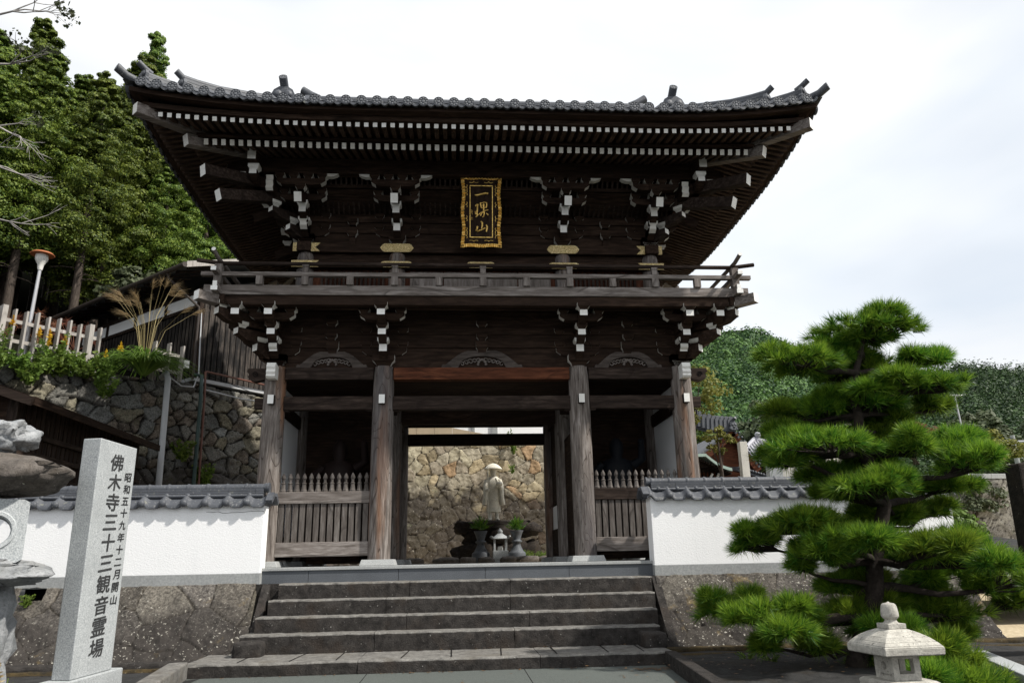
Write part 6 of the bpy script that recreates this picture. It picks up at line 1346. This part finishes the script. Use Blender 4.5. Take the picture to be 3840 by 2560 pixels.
for i, (x, y) in enumerate(((7.4, -1.3), (7.9, -1.1), (8.5, -.9))): plant('yellow_weed', 'weed with yellowing leaves by the right end of the stone base', (x, y, -1.17), .3, 12, 'yellowleaf', .022, .1, .3, None, 0, 'yellow weeds beside the sandy ground', 50+i)
# stone wall at the far right
def rwP(u, v): return np.stack([13.2+u, 9.0+.1*u+.12*(1.9-v), v], 1)
stone_wall('garden_stone_wall', rwP, (-.2, -1, .1), 0, 6, -1.2, 1.9, .2, .02, .012, .05, tint_stone('grey_garden_wall', .7, zlo=-1, zhi=2, stain=.35), [(.26, .25, .22), (.3, .29, .26), (.22, .21, .19)], 61, 1.6, .02, (.14, .13, .12), label='grey stone retaining wall at the right edge, overgrown with ivy at its left end', cat='stone wall')
MB().beam((13.4, 9.25, 1.97), (19, 9.8, 1.97), .5, .14).build('coping_slab', M['cement'], bevel=.01, label='pale cement cap laid along the right stone wall', cat='coping')
mb = MB(); mb.hexa([(6.02, -3.05, -1.25), (6.4, -3.05, -1.25), (6.4, -2.8, -1.25), (6.02, -2.8, -1.25), (6.07, -3.05, .92), (6.4, -3.05, .97), (6.4, -2.8, .97), (6.07, -2.8, .92)]); mb.build('dark_stone_post', M['blackrock'], bevel=.02, label='dark lichen-patched stone post cut by the right edge of the picture', cat='stone post')
# temple hall with curved brown gable, copper shrine, tiled houses
hl = thing('temple_hall', 'brown timber temple hall with a curved tiled gable roof behind the tall stone post', 'temple', (10, 18, 2))
def curve(a0, z0, a1, z1, sag, n=10): return [(a0+(a1-a0)*i/n, z0+(z1-z0)*i/n-sag*math.sin(math.pi*i/n)) for i in range(n+1)]
mb = MB(); sl1 = curve(10.02, 4.48, 10.85, 3.05, .08)
for (a, z), (b, w) in zip(sl1, sl1[1:]): mb.hexa([(a, 16.4, z), (b, 16.4, w), (b, 22, w), (a, 22, z), (a, 16.4, z+.16), (b, 16.4, w+.16), (b, 22, w+.16), (a, 22, z+.16)])
sl2 = curve(10.02, 4.48, 7.0, 2.9, .3)
for (a, z), (b, w) in zip(sl2, sl2[1:]): mb.hexa([(b, 16.4, w), (a, 16.4, z), (a, 22, z), (b, 22, w), (b, 16.4, w+.16), (a, 16.4, z+.16), (a, 22, z+.16), (b, 22, w+.16)])
for (a, z) in sl1[1:]: mb.tube([(a, 16.35, z+.1), (a, 22, z+.1)], .05, 6)
hr = mb.build('roof', M['tile'], hl)
mb = MB(); rdg = curve(9.95, 4.68, 8.3, 5.1, .12)
for (a, z), (b, w) in zip(rdg, rdg[1:]): mb.beam((a, 16.3, z), (b, 16.9, w), .3, .45); mb.tube([(a, 16.3, z+.25), (b, 16.9, w+.25)], .1, 8)
onigawara(mb, (9.98, 16.25, 4.5), (.5, -1), .38, .8); mb.build('main_ridge', [M['tile'], M['granite_e']], hr)
mb = MB(); mb.prism([(p[0], p[1]-.04) for p in sl2[::-1]]+[(p[0], p[1]-.04) for p in sl1[1:]]+[(10.75, 2.3), (7.4, 2.3)], (0, 16.7, 0), (1, 0, 0), (0, 0, 1), (0, .1, 0)); mb.build('gable_wall', M['red'], hl)
mb = MB()
for c in (sl1, sl2):
    for (a, z), (b, w) in zip(c, c[1:]): mb.beam((a, 16.42, z-.06), (b, 16.42, w-.06), .08, .24)
mb.build('barge_board', M['red'], hl)
MB().b2((7.5, 17.2, 0), (10.7, 21.5, 2.9)).build('wall', M['red'], hl)
mb = MB()
for k in range(10): a, z = sl1[k]; mb.sphere((a+.1, 16.3, z+.08), .055, 6)
mb.build('eave_disc', M['tile'], hr, kind='stuff')
cs = thing('copper_roofed_shrine', 'small dark shrine with a green copper roof edge just right of the gate column', 'shrine', (6.2, 9.2, 0))
mb = MB(); c1_ = curve(6.38, 2.57, 7.08, 2.17, .07)
for (a, z), (b, w) in zip(c1_, c1_[1:]): mb.hexa([(a, 8.9, z), (b, 8.9, w), (b, 11, w), (a, 11, z), (a, 8.9, z+.08), (b, 8.9, w+.08), (b, 11, w+.08), (a, 11, z+.08)])
mb.hexa([(5.2, 8.95, 2.56), (6.4, 8.9, 2.57), (6.4, 11, 2.57), (5.2, 11, 2.56), (5.2, 8.95, 2.64), (6.4, 8.9, 2.65), (6.4, 11, 2.65), (5.2, 11, 2.64)]); mb.build('roof', M['copper'], cs)
mb = MB()
for k in range(14): mb.b2((6.2+.065*k, 8.95, 2.48-.03*k), (6.23+.065*k, 10, 2.53-.03*k))
mb.b2((5.2, 9.2, 2.3), (6.9, 9.35, 2.45)); mb.build('eave_rafter', M['midY'], cs, kind='stuff')
MB().b2((5.4, 9.5, -.2), (6.8, 10.8, 2.3)).build('wall', M['midZ'], cs)
mb = MB(); mb.beam((6.42, 9.3, 1.75), (6.66, 9.3, 2.15), .03, .06); mb.beam((6.65, 9.3, 1.75), (6.84, 9.3, 2.15), .03, .06); mb.build('brace', M['white'], cs)
mb = MB()
for k in range(9): mb.b2((5.95+.1*k, 9.44, 1.0), (5.985+.1*k, 9.5, 2.2))
mb.build('lattice', M['red'], cs, kind='stuff')
th = thing('tiled_house', 'low house with a pale grey tiled hip roof behind the row of statue pillars', 'house', (15.2, 27, 2))
mb = MB(); ap = [(15.0, 26.8, 5.75), (16.4, 28.2, 5.75)]; cn = [(13.2, 25.2, 4.45), (16.9, 25.2, 4.45), (18.2, 30, 4.45), (13.2, 30, 4.45)]
for pts in ((cn[0], cn[1], ap[0]), (cn[1], cn[2], ap[1], ap[0]), (cn[3], cn[0], ap[0], ap[1])): mb.add(pts, [tuple(range(len(pts)))])
fr = lambda t, a, b: tuple(a[i]+(b[i]-a[i])*t for i in range(3))
for k in range(1, 22):
    t = k/22; e = fr(t, cn[0], cn[1]); tt = 1-abs(t-.5)*2*1.0; q = fr(min(1, max(0, 1-abs(t-.47)/.53)), e, (e[0]+(ap[0][0]-e[0])*0, ap[0][1], ap[0][2])); mb.tube([(e[0], e[1]-.02, e[2]+.02), (e[0], q[1], q[2]+.02)], .045, 6)
for a, b in ((cn[0], ap[0]), (cn[1], ap[0]), (ap[0], ap[1])): mb.tube([a, b], .12, 8)
mb.sphere((15.15, 26.7, 5.95), .17, 8); mb.build('roof', plain('pale_roof_tile', (.36, .36, .4), .4, .25, 4, 0, .5), th); MB().b2((13.9, 25.6, 1), (16.6, 29.5, 4.45)).build('wall', M['midX'], th)
lw = thing('low_tiled_annex', 'low brown annex with a tiled eave right of the tall stone post', 'building', (11.8, 15.5, 1)); mb = MB()
mb.hexa([(9.6, 15.2, 2.85), (10.75, 15.2, 2.5), (10.75, 16.2, 2.7), (9.6, 16.2, 3.0), (9.6, 15.2, 3.0), (10.75, 15.2, 2.64), (10.75, 16.2, 2.84), (9.6, 16.2, 3.12)])
for k in range(12): mb.sphere((9.65+.095*k, 15.16, 2.97-.029*k), .055, 6)
mb.build('roof', M['tile'], lw); MB().b2((9.7, 15.5, 0), (10.5, 16.3, 2.7)).build('wall', M['red'], lw)
br = thing('big_roofed_building', 'brown building with a wide dark roof glimpsed through the middle of the pine', 'building', (17, 22, 2)); mb = MB(); mb.hexa([(15.4, 21, 5.55), (19.2, 21, 5.35), (19.2, 25, 6.6), (15.4, 25, 6.8), (15.4, 21, 5.7), (19.2, 21, 5.5), (19.2, 25, 6.75), (15.4, 25, 6.95)]); mb.build('roof', M['rock'], br); MB().b2((15.9, 21.6, 1), (18.8, 24.6, 5.5)).build('wall', M['midX'], br)
# stone posts and the row of small statues behind the right wall
mb = MB(); mb.box((7.10, 8.05, 1.4), (.2, .2, 2.85)); mb.build('stone_post', M['granite_l'], bevel=.008, label='tall square pale stone post standing behind the right plaster wall', cat='stone post')
rowp = [(7.93, 8.15, 2.25), (8.5, 8.65, 2.28), (9.1, 9.1, 2.31), (9.85, 9.9, 2.38), (10.62, 10.7, 2.44), (11.4, 11.5, 2.5), (12.2, 12.3, 2.56)]
sh0 = sh_fig = None
for i, (x, y, z) in enumerate(rowp):
    t = thing('pedestal_pillar', f"square pale stone pillar, {['first', 'second', 'third', 'fourth', 'fifth', 'sixth', 'seventh'][i]} from the tall post in the row of statue pillars", 'stone pillar', (x, y, 0), 'statue pillars behind the right wall')
    mb = MB(); Rp = Matrix.Rotation(math.radians(-8), 3, 'Z'); mb.box((x, y, z/2), (.34, .34, z), 0, Rp); mb.build('shaft', M['granite'] if i != 1 else M['granite_l'], t, .008)
    f = thing('small_statue', f"small weathered stone figure on the {['first', 'second', 'third', 'fourth', 'fifth', 'sixth', 'seventh'][i]} pillar of the row behind the right wall", 'statue', (x, y, z), 'small statues on the pillars')
    mb = MB(); mb.lathe([(.13, z), (.14, z+.03), (.1, z+.06)], (x, y, 0), 12); mb.build('lotus_base', M['statue'], f)
    if i == 0: continue
    mb = MB(); loft(mb, [(x, y, .1, .09, z+.05), (x, y, .12, .1, z+.12), (x, y, .085, .075, z+.26), (x, y, .1, .075, z+.34), (x, y, .04, .04, z+.40), (x, y, .06, .062, z+.46), (x, y, .055, .058, z+.52), (x, y, .02, .02, z+.56)], 14, .02)
    for s in (-1, 1): mb.tube([(x+s*.09, y, z+.33), (x+s*.12, y-.04, z+.22), (x+s*.03, y-.1, z+.2)], [.035, .03, .022], 8)
    mb.build('figure', M['statue'], f)
# aerial, power pole, wires
an = thing('tv_aerial', 'thin roof aerial on a mast right of the pine top', 'aerial', (23, 22, 4)); MB().tube([(23.02, 22, 4.5), (22.92, 22, 7.05)], .035, 6).build('mast', M['metal'], an); mb = MB()
for k in range(6): mb.tube([(22.55+.14*k, 21.7, 6.98), (22.55+.14*k, 22.3, 6.98)], .012, 5)
mb.tube([(22.4, 22, 6.98), (23.35, 22, 7.0)], .018, 5); mb.build('element', M['metal'], an, kind='stuff')
pp = thing('power_pole', 'short power pole with a crossarm at the right edge under the far hill', 'pole', (26.9, 24, 2)); MB().tube([(26.9, 24, 2), (26.9, 24, 5.4)], [.13, .11], 10).build('pole', M['cement'], pp); MB().beam((26.2, 24, 5.1), (28.2, 24, 5.12), .08, .08).build('crossarm', M['metal'], pp)
mb = MB()
for dx in (-.6, .3): mb.tube([(24.5, 22.5, 5.4), (26.9+dx, 24, 5.15), (34, 28, 5.9)], .014, 5)
mb.build('power_line', M['black'], label='dark power lines running to the pole at the right edge', cat='power line')
